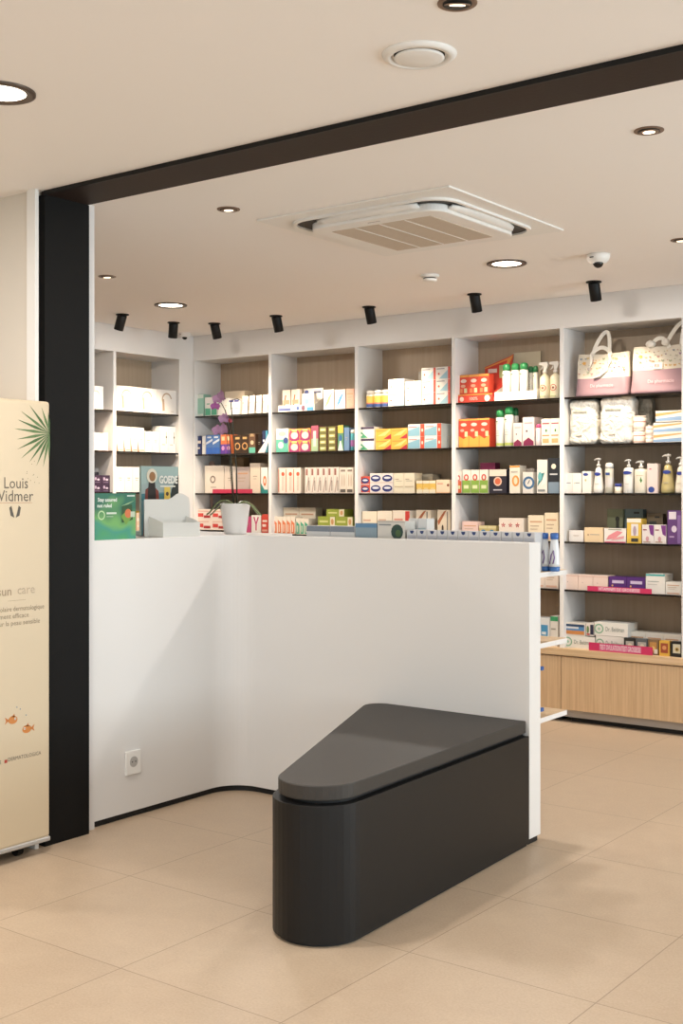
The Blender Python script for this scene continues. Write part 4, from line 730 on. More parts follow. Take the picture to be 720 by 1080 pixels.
('5', 6, -3.033, 6.505, 0.523, 0.206, 0.14, 0.076, 1, 1, 'box', 'carton', 'feeding_bottle_carton', 'long white carton with green ring and script', 'f3f1e9', 'drring', 0, '', ''),
('5', 6, -2.842, 6.485, 0.437, 0.066, 0.04, 0.085, 1, 1, 'box', 'carton', 'ovulation_test_carton', 'black framed carton with grey window', '2d2d2b', 'wgrey', 0, '', ''),
('5', 6, -2.771, 6.485, 0.437, 0.069, 0.04, 0.085, 1, 1, 'box', 'carton', 'ovulation_test_carton', 'grey framed carton with pale window', '5e6468', 'wgrey', 0, '', ''),
('5', 6, -2.697, 6.485, 0.437, 0.059, 0.04, 0.085, 1, 1, 'box', 'carton', 'ovulation_test_carton', 'bronze carton with gold window', '8b6a45', 'wgold', 0, '', ''),
('5', 6, -2.632, 6.485, 0.437, 0.06, 0.04, 0.084, 1, 1, 'box', 'carton', 'ovulation_test_carton', 'yellow framed carton with red brown picture', 'e6b32c', 'wred', 0, '', ''),
('5', 6, -2.564, 6.485, 0.437, 0.058, 0.04, 0.084, 1, 1, 'box', 'carton', 'ovulation_test_carton', 'black carton with cream window', '1f1d1a', 'wcream', 0, '', ''),
('5', 6, -2.844, 6.555, 0.437, 0.102, 0.12, 0.114, 3, 1, 'box', 'carton', 'bottle_teat_carton', 'white carton in the back row', 'f1ebe0', 'lines', 0, '', ''),
('5', 5, -3.06, 6.469, 0.78, 0.39, 0.003, 0.029, 1, 1, 'strip', 'shelf strip', 'shelf_label_strip', 'magenta VITAMINES DE GROSSESSE strip', 'd81b60', 't:VITAMINES DE GROSSESSE', 0, '', ''),
('5', 6, -3.047, 6.46, 0.437, 0.386, 0.003, 0.047, 1, 1, 'strip', 'shelf strip', 'shelf_label_strip', 'magenta TEST OVULATION/TEST GROSSESSE strip', 'd81b60', 't:TEST OVULATION/TEST GROSSESSE', 0, '', ''),
('1', 3, -6.009, 6.469, 1.345, 0.38, 0.003, 0.029, 1, 1, 'strip', 'shelf strip', 'shelf_label_strip', 'magenta price strip', 'd02a55', '', 0, '', ''),
('C', 1, -3.362, 4.232, 1.04, 0.132, 0.08, 0.162, 2, 1, 'box', 'carton', 'nasal_spray_carton', 'low white carton with blue streak', 'dcdcdc', 'streak', 0, '', ''),
('C', 1, -3.092, 4.232, 1.04, 0.114, 0.08, 0.177, 1, 1, 'box', 'carton', 'medicine_carton', 'pale blue grey carton', '8fa6b4', 'paleblue', 0, '', ''),
('C', 1, -2.974, 4.232, 1.04, 0.14, 0.08, 0.189, 1, 1, 'box', 'carton', 'lens_carton', 'white carton with dark green disc', 'dcd8d0', 'greendisc', 0, '', ''),
('C', 1, -2.875, 4.322, 1.04, 0.045, 0.06, 0.199, 2, 1, 'box', 'carton', 'serum_carton', 'clear white carton behind the blue dotted row', 'e4e6e6', 'paleblue2', 0, '', ''),
('C', 1, -2.823, 4.232, 1.04, 0.048, 0.07, 0.153, 12, 1, 'box', 'carton', 'cream_carton', 'white carton with blue half disc', 'd6d6d8', 'halfdisc', 0, '', ''),
('C', 1, -2.246, 4.292, 1.04, 0.042, 0.03, 0.151, 2, 1, 'bbottle', 'bottle', 'nutrition_bottle', 'white bottle with blue cap', 'eef2f6', 'blue', 0, '', ''),
]
GAPS = {('white tube standing on its cap', 4): 0.01, ('white tube with orange stripes', 2): 0.012, ('pill bottle with white cap and yellow label', 3): 0.004, ('white spray can with green cap', 3): 0.006, ('white spray can with green cap at the back', 2): 0.0, ('beige trigger spray bottle with red ring', 2): 0.004, ('white and green juice carton with red oval', 3): 0.004}
LP=dict(win1=180,win2=110,win3=72,big=21,small=8,spot=50,sky=.6,exp=0.19,tilt=27)

# ------------------------------------------------------------------ the room
def simple_box(name,m,*b,**k):
    mb=MB(); mb.box(*b); return mb.build(name,m,**k)
U0,U1,VN,VF=-6.56,2.6,-3.0,6.8
struct(simple_box('floor',floor_mat(),U0-.2,VN-.2,-.1,U1+.2,VF+.2,0))
struct(simple_box('ceiling',M['ceiling'],U0-.2,VN-.2,H_CEIL,U1+.2,VF+.2,H_CEIL+.1))
struct(simple_box('wall_back',M['wall'],U0-.1,VF,0,U1+.1,VF+.1,H_CEIL))
struct(simple_box('wall_left',M['wall'],U0-.1,VN,0,U0,VF,H_CEIL))
# right wall with two window openings, front wall with a shopfront opening
mb=MB()
for a,b,c,d in ((VN,-1.6,0,H_CEIL),(-1.6,1.6,0,.3),(-1.6,1.6,2.3,H_CEIL),(1.6,3.9,0,H_CEIL),(3.9,6.3,0,.3),(3.9,6.3,2.35,H_CEIL),(6.3,VF,0,H_CEIL)):
    mb.box(U1,a,c,U1+.1,b,d)
struct(mb.build('wall_right',M['wall']))
mb=MB()
for a,b,c,d in ((U0,-3.6,0,H_CEIL),(-3.6,1.6,0,.15),(-3.6,1.6,2.35,H_CEIL),(1.6,U1,0,H_CEIL)):
    mb.box(a,VN-.1,c,b,VN,d)
struct(mb.build('wall_front',M['wall']))
def window(n,axis,p,a,b,z0,z1,div):
    f=MB(); g=MB()
    def bx(m,a0,a1,c0,c1,t=.03):
        if axis=='x': m.box(p-t,a0,c0,p+t,a1,c1)
        else: m.box(a0,p-t,c0,a1,p+t,c1)
    bx(f,a,b,z0,z0+.06); bx(f,a,b,z1-.06,z1)
    for i in range(div+1):
        x=a+(b-a-.05)*i/div; bx(f,x,x+.05,z0+.06,z1-.06)
    bx(g,a+.05,b-.05,z0+.06,z1-.06,.004)
    t=struct(f.build(f'window_{n}',M['frame'])); gg=g.build('pane',M['glass'],parent=t)
window(1,'x',U1+.05,3.9,6.3,.3,2.35,3)
window(2,'x',U1+.05,-1.6,1.6,.3,2.3,3)
window(3,'y',VN-.05,-3.6,1.6,.15,2.35,4)
# partition with the wide black portal
struct(simple_box('wall_partition_left',M['wall'],U0,2.985,0,-3.70,3.232,H_CEIL))
struct(simple_box('trim_3',M['lacquer'],-4.0,3.232,0,-3.70,3.291,H_CEIL))
struct(simple_box('wall_partition_right',M['wall'],1.24,2.985,0,U1,3.275,H_CEIL))
struct(simple_box('trim_1',M['white'],-3.716,2.968,0,-3.668,2.985,H_CEIL))
mb=MB()
mb.box(-3.70,3.012,0,-3.664,3.232,2.486,mi=0); mb.box(1.22,3.012,0,1.24,3.226,2.486,mi=0)
mb.box(-3.684,3.012,2.486,1.24,3.226,H_CEIL,mi=1)
mb.box(-3.664,3.006,2.4845,1.24,3.014,H_CEIL,mi=2)  # front edge of the same brown beam, its shade painted in as black
struct(mb.build('trim_2',[M['frame'],M['beam'],M['blackmetal_edgeshade']]))

# ------------------------------------------------------------------ wall shelving
SH=[1.909,1.630,1.345,1.062,.780]
def glass_shelf(x0,x1,y0,y1,z,parent):
    mb=MB(); mb.box(x0,y0+.004,z-.009,x1,y1,z,mi=1); mb.box(x0,y0,z-.0105,x1,y0+.004,z+.0005,mi=0)
    return mb.build('glass_shelf',[M['smoke'],M['shelfglass']],parent)
M['shelfglass']=glass_mat('tinted_glass_shelf','9a938a')
back=thing('wall_shelving','white built-in wall shelving with dark glass shelves along the back wall','shelving',(-3.7,V_SHELF,0))
def loc(x,y=0,z=0): return (x+3.7,y,z)
DIV=[-6.20,-5.465,-4.718,-3.967,-3.2235,-2.483,-1.738,-.993]
TH_=.026
UX1=DIV[-1]+.013
mb=MB(); mb.box(DIV[0]+3.7,0,2.317,UX1+3.7,.31,2.499); f=mb.build('fascia',M['lacquer'],back)
for i,d in enumerate(DIV):
    x0,x1=(d-.013,d+.013) if i else (-6.20,-6.19)
    mb=MB(); mb.box(x0+3.7,0,.437,x1+3.7,.30,2.317); bevel(mb.build('side_panel',M['lacquer'],back),.0012)
mb=MB(); mb.box(DIV[0]+3.7,.285,.437,UX1+3.7,.31,2.317); mb.build('back_panel',M['backing'],back)
for i in range(len(DIV)-1):
    x0=(DIV[i]+.014 if i else -6.189)+3.7; x1=DIV[i+1]-.014+3.7
    for z in SH: glass_shelf(x0,x1,.008,.284,z,back)
left=thing('wall_shelving','white built-in wall shelving with dark glass shelves along the left wall','shelving',(U_SHELF,5.0,0),pi/2)
# local x -> world y, local y -> world -x
LD=[5.698-.638*3,5.698-.638*2,5.698-.638,5.698,6.336]
ZL=[1.914,1.635,1.352,1.064,.785]
mb=MB(); mb.box(LD[0]-.013-5,0,2.317,6.469-5,.31,2.499); mb.build('fascia',M['lacquer'],left)
for i,d in enumerate(LD):
    x1=d+.013 if i<4 else 6.469
    mb=MB(); mb.box(d-.013-5,0,.437,x1-5,.30 if i<4 else .01,2.317); bevel(mb.build('side_panel',M['lacquer'],left),.0012)
mb=MB(); mb.box(6.336-5,.01,.437,6.349-5,.30,2.317); mb.build('side_panel',M['lacquer'],left)
mb=MB(); mb.box(LD[0]-.013-5,.300,.437,6.349-5,.31,2.317); mb.build('back_panel',M['backing'],left)
for i in range(len(LD)-1):
    for z in ZL: glass_shelf(LD[i]+.014-5,LD[i+1]-.014-5,.008,.299,z,left)
mb=MB(); mb.box(-.0,0,.0,.0,0,0)
# base cabinets
BN=['under the corner bay','under the second bay','under the third bay','under the fourth bay, half hidden by the counter','under the rightmost bay in view','beyond the rightmost bay, at the frame edge','far right of the back wall']
led=simple_box('oak_ledge',M['oaktop'],DIV[0],6.452,.395,UX1,6.469+.31,.437)
tag(led,'long light oak ledge on top of the back wall base cabinets','ledge'); bevel(led,.0015)
for i in range(len(DIV)-1):
    x0,x1=DIV[i],DIV[i+1]; w=x1-x0
    t=thing('base_cabinet','light oak base cabinet '+BN[i],'cabinet',((x0+x1)/2,6.46,0),0,'base cabinets along the back wall')
    mb=MB(); mb.box(-w/2+.001,.02,.09,w/2-.001,.31,.393); mb.build('body',M['oak'],t)
    mb=MB(); mb.box(-w/2+.0015,0,.078,w/2-.0015,.019,.389); bevel(mb.build('door',M['oak'],t),.001)
    mb=MB(); mb.box(-w/2+.001,.05,.028,w/2-.001,.065,.09); mb.build('plinth',M['alu'],t)
    mb=MB(); mb.box(-w/2+.03,.075,0,w/2-.03,.29,.09); mb.build('base',M['plinth'],t)
t=thing('base_cabinet','light oak base cabinet run along the left wall','cabinet',(U_SHELF,5.0,0),pi/2)
mb=MB(); mb.box(LD[0]-5.01,.02,.08,6.40-5,.31,.437); mb.build('body',M['oak'],t)
for i in range(4):
    mb=MB(); mb.box(LD[i]+.002-5,0,.08,LD[i+1]-.002-5,.019,.39); mb.build('door',M['oak'],t)
mb=MB(); mb.box(LD[0]-5.01,.06,0,6.40-5,.29,.08); mb.build('plinth',M['plinth'],t)

# ------------------------------------------------------------------ counter
def fillet_poly(pts, rads, n=10):
    out=[]; N=len(pts)
    for i in range(N):
        p=Vector(pts[i]); a=Vector(pts[i-1]); b=Vector(pts[(i+1)%N]); r=rads[i]
        if r<=0: out.append(tuple(p)); continue
        d1=(a-p).normalized(); d2=(b-p).normalized(); ang=d1.angle(d2); t=r/math.tan(ang/2)
        c=p+(d1+d2).normalized()*(r/sin(ang/2)); s=p+d1*t; e=p+d2*t
        a0=atan2(s.y-c.y,s.x-c.x); a1=atan2(e.y-c.y,e.x-c.x); da=(a1-a0+pi)%(2*pi)-pi
        for k in range(n+1): out.append((c.x+r*cos(a0+da*k/n),c.y+r*sin(a0+da*k/n)))
    return out
UC,VC,UE,TW=-3.705,4.125,-2.19,.09
ct=thing('counter','white L-shaped counter wall with rounded inner corner and black plinth','counter',(-3.0,4.0,0))
def cpoly(o,e=0,lv=3.293):
    # o = inset of the visible face
    pts=[(UC-o,lv),(UC-o,VC+o),(UE-e,VC+o),(UE-e,VC+TW),(UC-TW,VC+TW),(UC-TW,lv)]
    return [(a+3.0,b-4.0) for a,b in fillet_poly([p for p in pts],[0,.14+o,0,0,.1,0],14)]
mb=MB(); mb.prism(cpoly(0)[::-1],.026,1.157); bevel(mb.build('wall_panel',M['lacquer'],ct),.0015)
mb=MB(); mb.prism(cpoly(.014,.014)[::-1],0,.026); mb.build('plinth',M['plinth'],ct)
mb=MB(); mb.prism([(a+3,b-4) for a,b in [(-4.28,3.32),(-3.80,3.32),(-3.80,4.22),(-3.62,4.22),(-3.62,4.45),(-4.28,4.45)]],1.13,1.155); mb.build('worktop',M['lacquer'],ct)
for z in (1.04,.765,.475):
    mb=MB(); x0=-.61 if z>1 else -.6
    mb.box(x0,.2155,z-.02,UE+3-.001,.445,z-.001,mi=0); mb.box(x0,.2155,z-.001,UE+3-.001,.445,z,mi=1)
    mb.build('shelf_board',[M['lacquer'],M['oaktop']],ct)
mb=MB(); mb.box(-1.28,-.7,0,-1.26,.45,1.13); mb.build('side_panel',M['lacquer'],ct)
mb=MB(); mb.box(-1.26,.43,0,-.62,.45,1.13); mb.build('side_panel',M['lacquer'],ct)
for z in (.66,.50):
    mb=MB(); mb.box(UE+3-.012,.2155,z,UE+3+.004,.235,z+.014,'2f62b0'); mb.build('shelf_clip',M['card'],ct)
# socket on the counter
so=thing('wall_socket','small white power socket on the counter\'s left leg','socket',(UC,3.50,.23),pi/2)
mb=MB(); mb.box(-.042,-.011,-.05,.042,0,.05); bevel(mb.build('cover_plate',M['plastic'],so),.004,3)
mb=MB(); n=20
mb.lathe([(.021,0),(.021,.001)],0,0,20)
mb2=MB(); mb2.prism([(.022*cos(2*pi*k/20),.004+.022*sin(2*pi*k/20)) for k in range(20)],-.0125,-.011,'y'); mb2.build('socket_well',M['alu'],so)
mb2=MB()
for dx in (-.009,.009): mb2.prism([(dx+.003*cos(2*pi*k/10),.004+.003*sin(2*pi*k/10)) for k in range(10)],-.0132,-.0124,'y')
mb2.build('contact_holes',M['gap'],so)

# ------------------------------------------------------------------ bench
bn=thing('bench','black wedge-shaped bench with rounded nose and dark grey seat, against the counter','bench',(-2.4,3.5,0))
BP=[(-2.100,2.166),(-2.190,4.122),(-2.965,4.122)]
def inset(P,d):
    out=[];n=len(P)
    for i in range(n):
        a,b,c=Vector(P[i-1]),Vector(P[i]),Vector(P[(i+1)%n])
        def nrm(p,q): e=(q-p).normalized(); return Vector((-e.y,e.x))
        n1,n2=nrm(a,b),nrm(b,c); m=(n1+n2); k=d/(1+n1.dot(n2)); out.append(tuple(b+m*k))
    return out
def bpoly(d,r,dback=0):
    P=inset(BP,d)
    P=[(x,(4.122 if y>4 else y)) for x,y in P]
    return [(a+2.4,b-3.5) for a,b in fillet_poly(P,[r,0,.07],18)]
mb=MB(); mb.prism(bpoly(0,.147),.012,.421); bevel(mb.build('bench_base',M['black'],bn),.002)
mb=MB(); mb.prism(bpoly(.012,.135),0,.012); mb.build('plinth',M['plinth'],bn)
mb=MB(); mb.prism(bpoly(.03,.117),.4205,.431); mb.build('shadow_gap',M['plinth'],bn)
mb=MB(); mb.prism(bpoly(.014,.133),.431,.477); bevel(mb.build('seat',M['seat'],bn),.004,3)

# ------------------------------------------------------------------ display stand (left edge)
ds=thing('display_stand','tall cream display stand on castors with palm leaf and goldfish print','display stand',(-3.6,2.64,0),pi/2)
M['stand']=mat('cream_display_board','cfbea2',.45)
# local x -> world y (photo right), local y -> away from viewer
mb=MB(); mb.box(-.36,0,.055,.345,.34,1.692); bevel(mb.build('panel',M['stand'],ds),.012,3)
mb=MB(); mb.box(-.36,-.004,.042,.345,.344,.06); bevel(mb.build('bottom_rail',M['alu'],ds),.006,3)
for x in (-.28,.24):
    for y in (.06,.28):
        mb=MB(); mb.box(x-.012,y-.012,.03,x+.012,y+.012,.05); mb.prism([(y+.021*cos(2*pi*k/14),.021+.021*sin(2*pi*k/14)) for k in range(14)],x-.012,x+.012,'x'); mb.build('castor',M['blackmetal_edgeshade'],ds)
pr=MB()
def sx(v): return v-2.64
Yp=-.0008
# palm leaf
cx,cz=sx(2.982),1.572
for a,l in ((95,.10),(112,.13),(133,.17),(150,.19),(163,.19),(176,.2),(190,.19),(203,.2),(216,.2),(229,.18),(243,.17),(256,.16),(268,.13),(80,.06)):
    q=radians(a); d=Vector((cos(q),sin(q))); n=Vector((-d.y,d.x)); c='4a6f34' if a%2 else '628248'
    ln=l*.82 
    pts=[(cx,cz),(cx+d.x*ln*.45+n.x*.0055,cz+d.y*ln*.45+n.y*.0055),(cx+d.x*ln,cz+d.y*ln),(cx+d.x*ln*.45-n.x*.0055,cz+d.y*ln*.45-n.y*.0055)]
    pts=[(min(x,.343),z) for x,z in pts]
    pr.add([(x,Yp,z) for x,z in pts],[(0,1,2,3)],c)
for k in range(12):
    x=sx(2.90)+random.uniform(-.03,.03); z=1.43+random.uniform(-.05,.04); pr.add([(x,Yp,z),(x+.004,Yp,z),(x+.003,Yp,z+.004)],[(0,1,2)],'8a8468')
GR='6e6354'
pr.build('palm_leaf_print',M['card'],ds); pr=MB()
put_text(pr,'Louis',sx(2.826),1.383,.042,Yp,GR,squash=.9); put_text(pr,'Widmer',sx(2.813),1.336,.042,Yp,GR,squash=.92)
pr.box(sx(2.70),Yp,1.312,sx(2.90),Yp+.0005,1.3135,'c98a6a')
for s_ in (-1,1):
    pr.add([(sx(2.822)+s_*x,Yp,z) for x,z in ((.003,1.258),(.020,1.266),(.026,1.295),(.016,1.302),(.010,1.28))],[(0,1,2,3,4)],'5f564a')
pr.build('brand_lettering',M['card'],ds); pr=MB()
put_text(pr,'sun',sx(2.775),.99,.034,Yp,'b39a7c'); put_text(pr,'sun',sx(2.7758),.99,.034,Yp-.0002,'b39a7c')
put_text(pr,'care',sx(2.872),.992,.034,Yp,'c9b498')
pr.build('slogan_lettering',M['card'],ds); pr=MB()
pr.box(sx(2.79),Yp,.955,sx(2.87),Yp+.0005,.9565,'c2ae92')
for k,(s_,c) in enumerate((('protection solaire dermatologique',2.80),('hautement efficace',2.79),('pour la peau sensible',2.83))):
    put_text(pr,s_,sx(c),.925-.026*k,.018,Yp,'9c896e',maxw=.31)
pr.build('small_print',M['card'],ds)
def fish(x,z,s,d):
    pr=MB()
    pr.add([(x+s*cos(t*pi/8)*1.0,Yp,z+s*.7*sin(t*pi/8)) for t in range(16)],[list(range(16))],'e08a2e')
    pr.add([(x-d*s*.8,Yp,z),(x-d*s*1.7,Yp,z+s*.7),(x-d*s*1.45,Yp,z),(x-d*s*1.7,Yp,z-s*.6)],[(0,1,2,3)],'dc7f28')
    pr.add([(x-s*.2,Yp,z+s*.5),(x+s*.3,Yp,z+s*1.05),(x+s*.45,Yp,z+s*.45)],[(0,1,2)],'dc7f28')
    pr.add([(x+d*s*.5+s*.22*cos(t*pi/5),Yp-.0004,z+s*.15+s*.22*sin(t*pi/5)) for t in range(10)],[list(range(10))],'f6efe0')
    pr.add([(x+d*s*.5+s*.1*cos(t*pi/5),Yp-.0006,z+s*.15+s*.1*sin(t*pi/5)) for t in range(10)],[list(range(10))],'3a2a20')
    pr.build('goldfish_print',M['card'],ds)
fish(sx(2.812),.521,.021,1); fish(sx(2.875),.478,.021,-1)
for x,z in ((2.83,.565),(2.845,.556),(2.872,.53)):
    pr=MB(); pr.add([(sx(x)+.003*cos(t*pi/4),Yp,z+.003*sin(t*pi/4)) for t in range(8)],[list(range(8))],'8fa0a8')
    pr.build('bubble_print',M['card'],ds)
pr=MB()
put_text(pr,'SWISS',sx(2.735),.375,.014,Yp,'7a7064'); pr.box(sx(2.775),Yp,.369,sx(2.787),Yp+.0005,.381,'c4432e')
put_text(pr,'DERMATOLOGICA',sx(2.865),.379,.014,Yp,'7a7064',maxw=.15)
pr.build('footer_lettering',M['card'],ds)

# ------------------------------------------------------------------ ceiling fittings
def downlight(name,label,x,y,r,lit=True,tilt=0,group=None):
    t=thing(name,label,'ceiling light',(x,y,H_CEIL),0,group)
    mb=MB(); mb.lathe([(r,0),(r,-.006),(r*.93,-.009),(r*.74,-.006),(r*.72,0)],0,0,40,caps=False); mb.build('ring',M['bronze'],t)
    mb=MB(); mb.lathe([(r*.73,-.0005),(r*.73,-.003)],0,0,40); mb.build('diffuser',M['lampon'],t)
    return t
def recessed(label,x,y,r=.047,az=0,tl=14):
    t=thing('recessed_spotlight',label,'ceiling light',(x,y,H_CEIL),0,'small recessed spotlights in the ceiling')
    mb=MB(); mb.lathe([(r,0),(r,-.0025),(r*.96,-.0035),(r*.8,-.003)],0,0,32,caps=True); mb.build('ring',M['brownring'],t)
    mb=MB(); mb.lathe([(r*.74,-.003),(r*.74,-.0036)],0,0,32); mb.build('recess',M['gap'],t)
    R=Matrix.Rotation(radians(az),3,'Z')@Matrix.Rotation(radians(tl),3,'X')
    mb=MB(); mb.lathe([(r*.66,-.004),(r*.66,-.0062),(r*.5,-.0056)],0,0,24,tilt=R,org=Vector((0,0,-.004-r*.6*abs(sin(radians(tl))))),caps=True); mb.build('gimbal',M['brownring'],t)
    mb=MB(); mb.lathe([(r*.4,-.0064),(r*.4,-.0072)],0,0,24,tilt=R,org=Vector((0,0,-.004-r*.6*abs(sin(radians(tl)))))); mb.build('lens',M['lamprec'],t)
    return t
BIG=[(-2.863,2.192,'large lit round downlight at the left edge, in front of the portal'),(-2.967,5.347,'large lit round downlight beyond the air conditioner'),(-5.273,5.303,'large lit round downlight near the left wall shelving')]
for x,y,l in BIG: downlight('downlight',l,x,y,.1,group='large round downlights')
SMALL=[(-1.483,2.436,'recessed spotlight at the top edge beside the round air valve',40),(-1.518,3.658,'recessed spotlight just beyond the portal beam on the right',0),(-3.304,3.652,'recessed spotlight beside the pointed left end of the air conditioner',0),(-4.85,4.403,'faint recessed spotlight near the portal\'s left post',0),(-2.059,5.331,'recessed spotlight at the right edge past the white dome camera',0)]
for x,y,l,a in SMALL: recessed(l,x,y,az=a,tl=16 if a==40 else 3)
SPOTS=[(-5.803,5.399,'W'),(-5.801,5.862,'W2'),(-5.612,6.06,'N'),(-5.05,6.04,'N'),(-4.345,6.092,'N'),(-3.577,6.065,'N'),(-2.847,6.10,'N')]
SL=['first from the left, nearest the portal post','second from the left','third from the left, beside the corner camera','above the second bay','above the third bay','above the fourth bay','above the rightmost bay, beside the dome camera']
for (x,y,k),l in zip(SPOTS,SL):
    t=thing('ceiling_spotlight','black cylinder spotlight '+l,'ceiling light',(x,y,H_CEIL),0,'black cylinder spotlights')
    mb=MB(); mb.lathe([(.042,0),(.042,-.006),(.01,-.008)],0,0,28); mb.build('mount',M['blackmetal_edgeshade'],t)
    az,tl={'W':(95,20),'W2':(60,14),'N':(0,18)}[k]
    R=Matrix.Rotation(radians(az),3,'Z')@Matrix.Rotation(radians(tl),3,'X')
    mb=MB(); mb.lathe([(.029,-.004),(.031,-.010),(.031,-.104),(.028,-.106),(.025,-.098)],0,0,28,tilt=R,org=Vector((0,0,-.004)),caps=True); mb.build('spot_body',M['blackmetal_edgeshade'],t)
    mb=MB(); mb.lathe([(.023,-.099),(.023,-.101)],0,0,20,tilt=R,org=Vector((0,0,-.004))); mb.build('lens',M['lamprec'],t)
# air valve
t=thing('air_valve','round white air valve with a dark slot, in front of the portal beam','air vent',(-1.736,2.661,H_CEIL))
mb=MB(); mb.lathe([(.098,0),(.098,-.003),(.090,-.010),(.077,-.012),(.073,-.004),(.072,-.0015)],0,0,48); mb.build('ring',M['plastic'],t)
mb=MB(); mb.lathe([(.067,-.0016),(.067,-.0025)],0,0,40); mb.build('slot',M['gap'],t)
mb=MB(); mb.lathe([(.05,-.0025),(.065,-.008),(.066,-.012),(.060,-.0145),(.02,-.015)],.0,.0,48); mb.build('disc',M['plastic'],t)
# smoke detector
t=thing('smoke_detector','small white smoke detector beyond the air conditioner','smoke detector',(-3.454,5.395,H_CEIL))
mb=MB(); mb.lathe([(.05,0),(.05,-.008),(.045,-.014),(.036,-.016)],0,0,28); mb.build('base',M['plastic'],t)
mb=MB(); mb.lathe([(.034,-.016),(.034,-.022)],0,0,28); mb.build('chamber',M['gap'],t)
mb=MB(); mb.lathe([(.038,-.022),(.038,-.030),(.028,-.036)],0,0,28); mb.build('cap',M['plastic'],t)
def dome(x,y,r,label):
    t=thing('dome_camera',label,'security camera',(x,y,H_CEIL))
    mb=MB(); mb.lathe([(r,0),(r,-.012),(r*.93,-r*.45),(r*.72,-r*.72),(r*.5,-r*.82)],0,0,32); mb.build('housing',M['plastic'],t)
    mb=MB(); mb.ball((r*.08,-r*.18,-r*.74),r*.46,r*.46,r*.46,20,12); mb.build('lens_ball',M['dark_lens'],t)
    mb=MB(); mb.box(-r*.35,-r*.99,-r*.38,r*.0,-r*.8,-r*.3); mb.build('sensor_window',M['gap'],t)
dome(-2.506,5.42,.056,'white dome camera with black lens above the right bays'); dome(-6.12,6.30,.042,'small dome camera with black lens in the ceiling corner')
# cassette air conditioner
ac=thing('air_conditioner','white square ceiling cassette air conditioner with beige grille','air conditioner',(-2.86,4.335,H_CEIL))
def rsq(h,r,n=8): return fillet_poly([(-h,-h),(h,-h),(h,h),(-h,h)],[r]*4,n)
mb=MB(); mb.prism(rsq(.475,.004,2),-.008,0); bevel(mb.build('cover_plate',M['plastic'],ac),.002)
mb=MB(); mb.prism(rsq(.392,.12),-.0095,-.008); mb.build('air_gap',M['gap'],ac)
mb=MB(); P=rsq(.402,.125,10); Q=rsq(.386,.112,10); vs=[(a,b,-.008) for a,b in P]+[(a,b,-.018) for a,b in P]+[(a,b,-.018) for a,b in Q]+[(a,b,-.008) for a,b in Q]; n=len(P); fs=[]
for k in range(n):
    j=(k+1)%n
    for o in (0,n,2*n): fs.append((o+k,o+j,o+n+j,o+n+k))
mb.add(vs,fs); mb.build('frame',M['plastic'],ac)
for k in range(4):
    q=k*pi/2; mb=MB(); vs=[];fs=[]; N=14
    for i in range(N+1):
        s_=-.25+.5*i/N; e=1-abs(s_/.25)**3*.6
        for (d,z) in ((.325,-.028),(.345,-.028-.002*e),(.33+.055*e,-.016),(.33+.053*e,-.011),(.325,-.022)):
            vs.append((s_*cos(q)-d*sin(q),s_*sin(q)+d*cos(q),z))
    for i in range(N):
        for a in range(5): b=(a+1)%5; fs.append((i*5+a,(i+1)*5+a,(i+1)*5+b,i*5+b))
    fs.append((0,1,2,3,4)); fs.append((N*5+4,N*5+3,N*5+2,N*5+1,N*5)); mb.add(vs,fs,smooth=True); mb.build('flap',M['plastic'],ac)
mb=MB(); mb.prism(rsq(.330,.08),-.042,-.0095); bevel(mb.build('centre_panel',M['plastic'],ac),.006,3)
g=MB(); g.prism(rsq(.248,.004,2),-.0432,-.042)
for i in range(1,4): x=-.248+.496*i/4; g.box(x-.003,-.248,-.0448,x+.003,.248,-.0432,mi=1)
for i in range(46): y=-.244+.488*i/45; g.box(-.248,y-.0012,-.0442,.248,y+.0012,-.0432)
g.build('grille',[M['grille'],M['plastic']],ac)
mb=MB(); mb.box(-.03,-.295,-.0428,.03,-.288,-.0415,'a8a8a8'); mb.build('badge',M['alu'],ac)

# ------------------------------------------------------------------ things on the counter
OP=thing('orchid','orchid with purple flowers on dark arching stems in a white tapered pot','orchid',(-3.79,4.235,1.157))
mb=MB(); mb.lathe([(.050,0),(.052,.003),(.071,.139),(.074,.142),(.070,.142),(.066,.128)],0,0,32); mb.build('pot',M['lacquer'],OP)
mb=MB(); mb.lathe([(.062,.118),(.062,.126)],0,0,24); mb.build('soil',M['bark'],OP)
# camera-right direction of the plants plane is simply +x here
ST=[[(-.005,0,.12),(-.022,0,.3),(-.045,.01,.48),(-.062,0,.58),(-.085,-.01,.625),(-.095,-.01,.61)],
    [(.012,0,.12),(0,.01,.3),(-.02,.01,.47),(-.035,.01,.61),(-.03,.01,.628),(.005,.01,.632),(.024,.01,.625)]]
for s_ in ST:
    mb=MB(); mb.tube(s_,[.0035,.0032,.003,.0026,.0022,.002,.002][:len(s_)],6); mb.build('stem',M['stem'],OP)
mb=MB(); mb.tube([(-.02,.01,.12),(-.045,.01,.35),(-.075,.015,.52)],.002,6); mb.build('support_stick',M['stem'],OP)
def leafshape(a0,ln,dr,w):
    mb=MB(); d=Vector((cos(radians(a0)),sin(radians(a0)),0)); n=Vector((-d.y,d.x,0)); vs=[];fs=[];N=10
    for i in range(N+1):
        t=i/N; c=d*(ln*t)+Vector((0,0,.128+dr*sin(pi*min(t*1.15,1))*1.0-.02*t*t*2)); ww=w*sin(pi*(t*.88+.1))**.7
        vs += [c-n*ww+Vector((0,0,.004)),c-Vector((0,0,.004)),c+n*ww+Vector((0,0,.004)),c+Vector((0,0,.0005))]
    for i in range(N):
        o=i*4
        for a in range(4): b=(a+1)%4; fs.append((o+a,o+4+a,o+4+b,o+b))
    mb.add(vs,fs,smooth=True); mb.build('leaf',M['leafm'],OP)
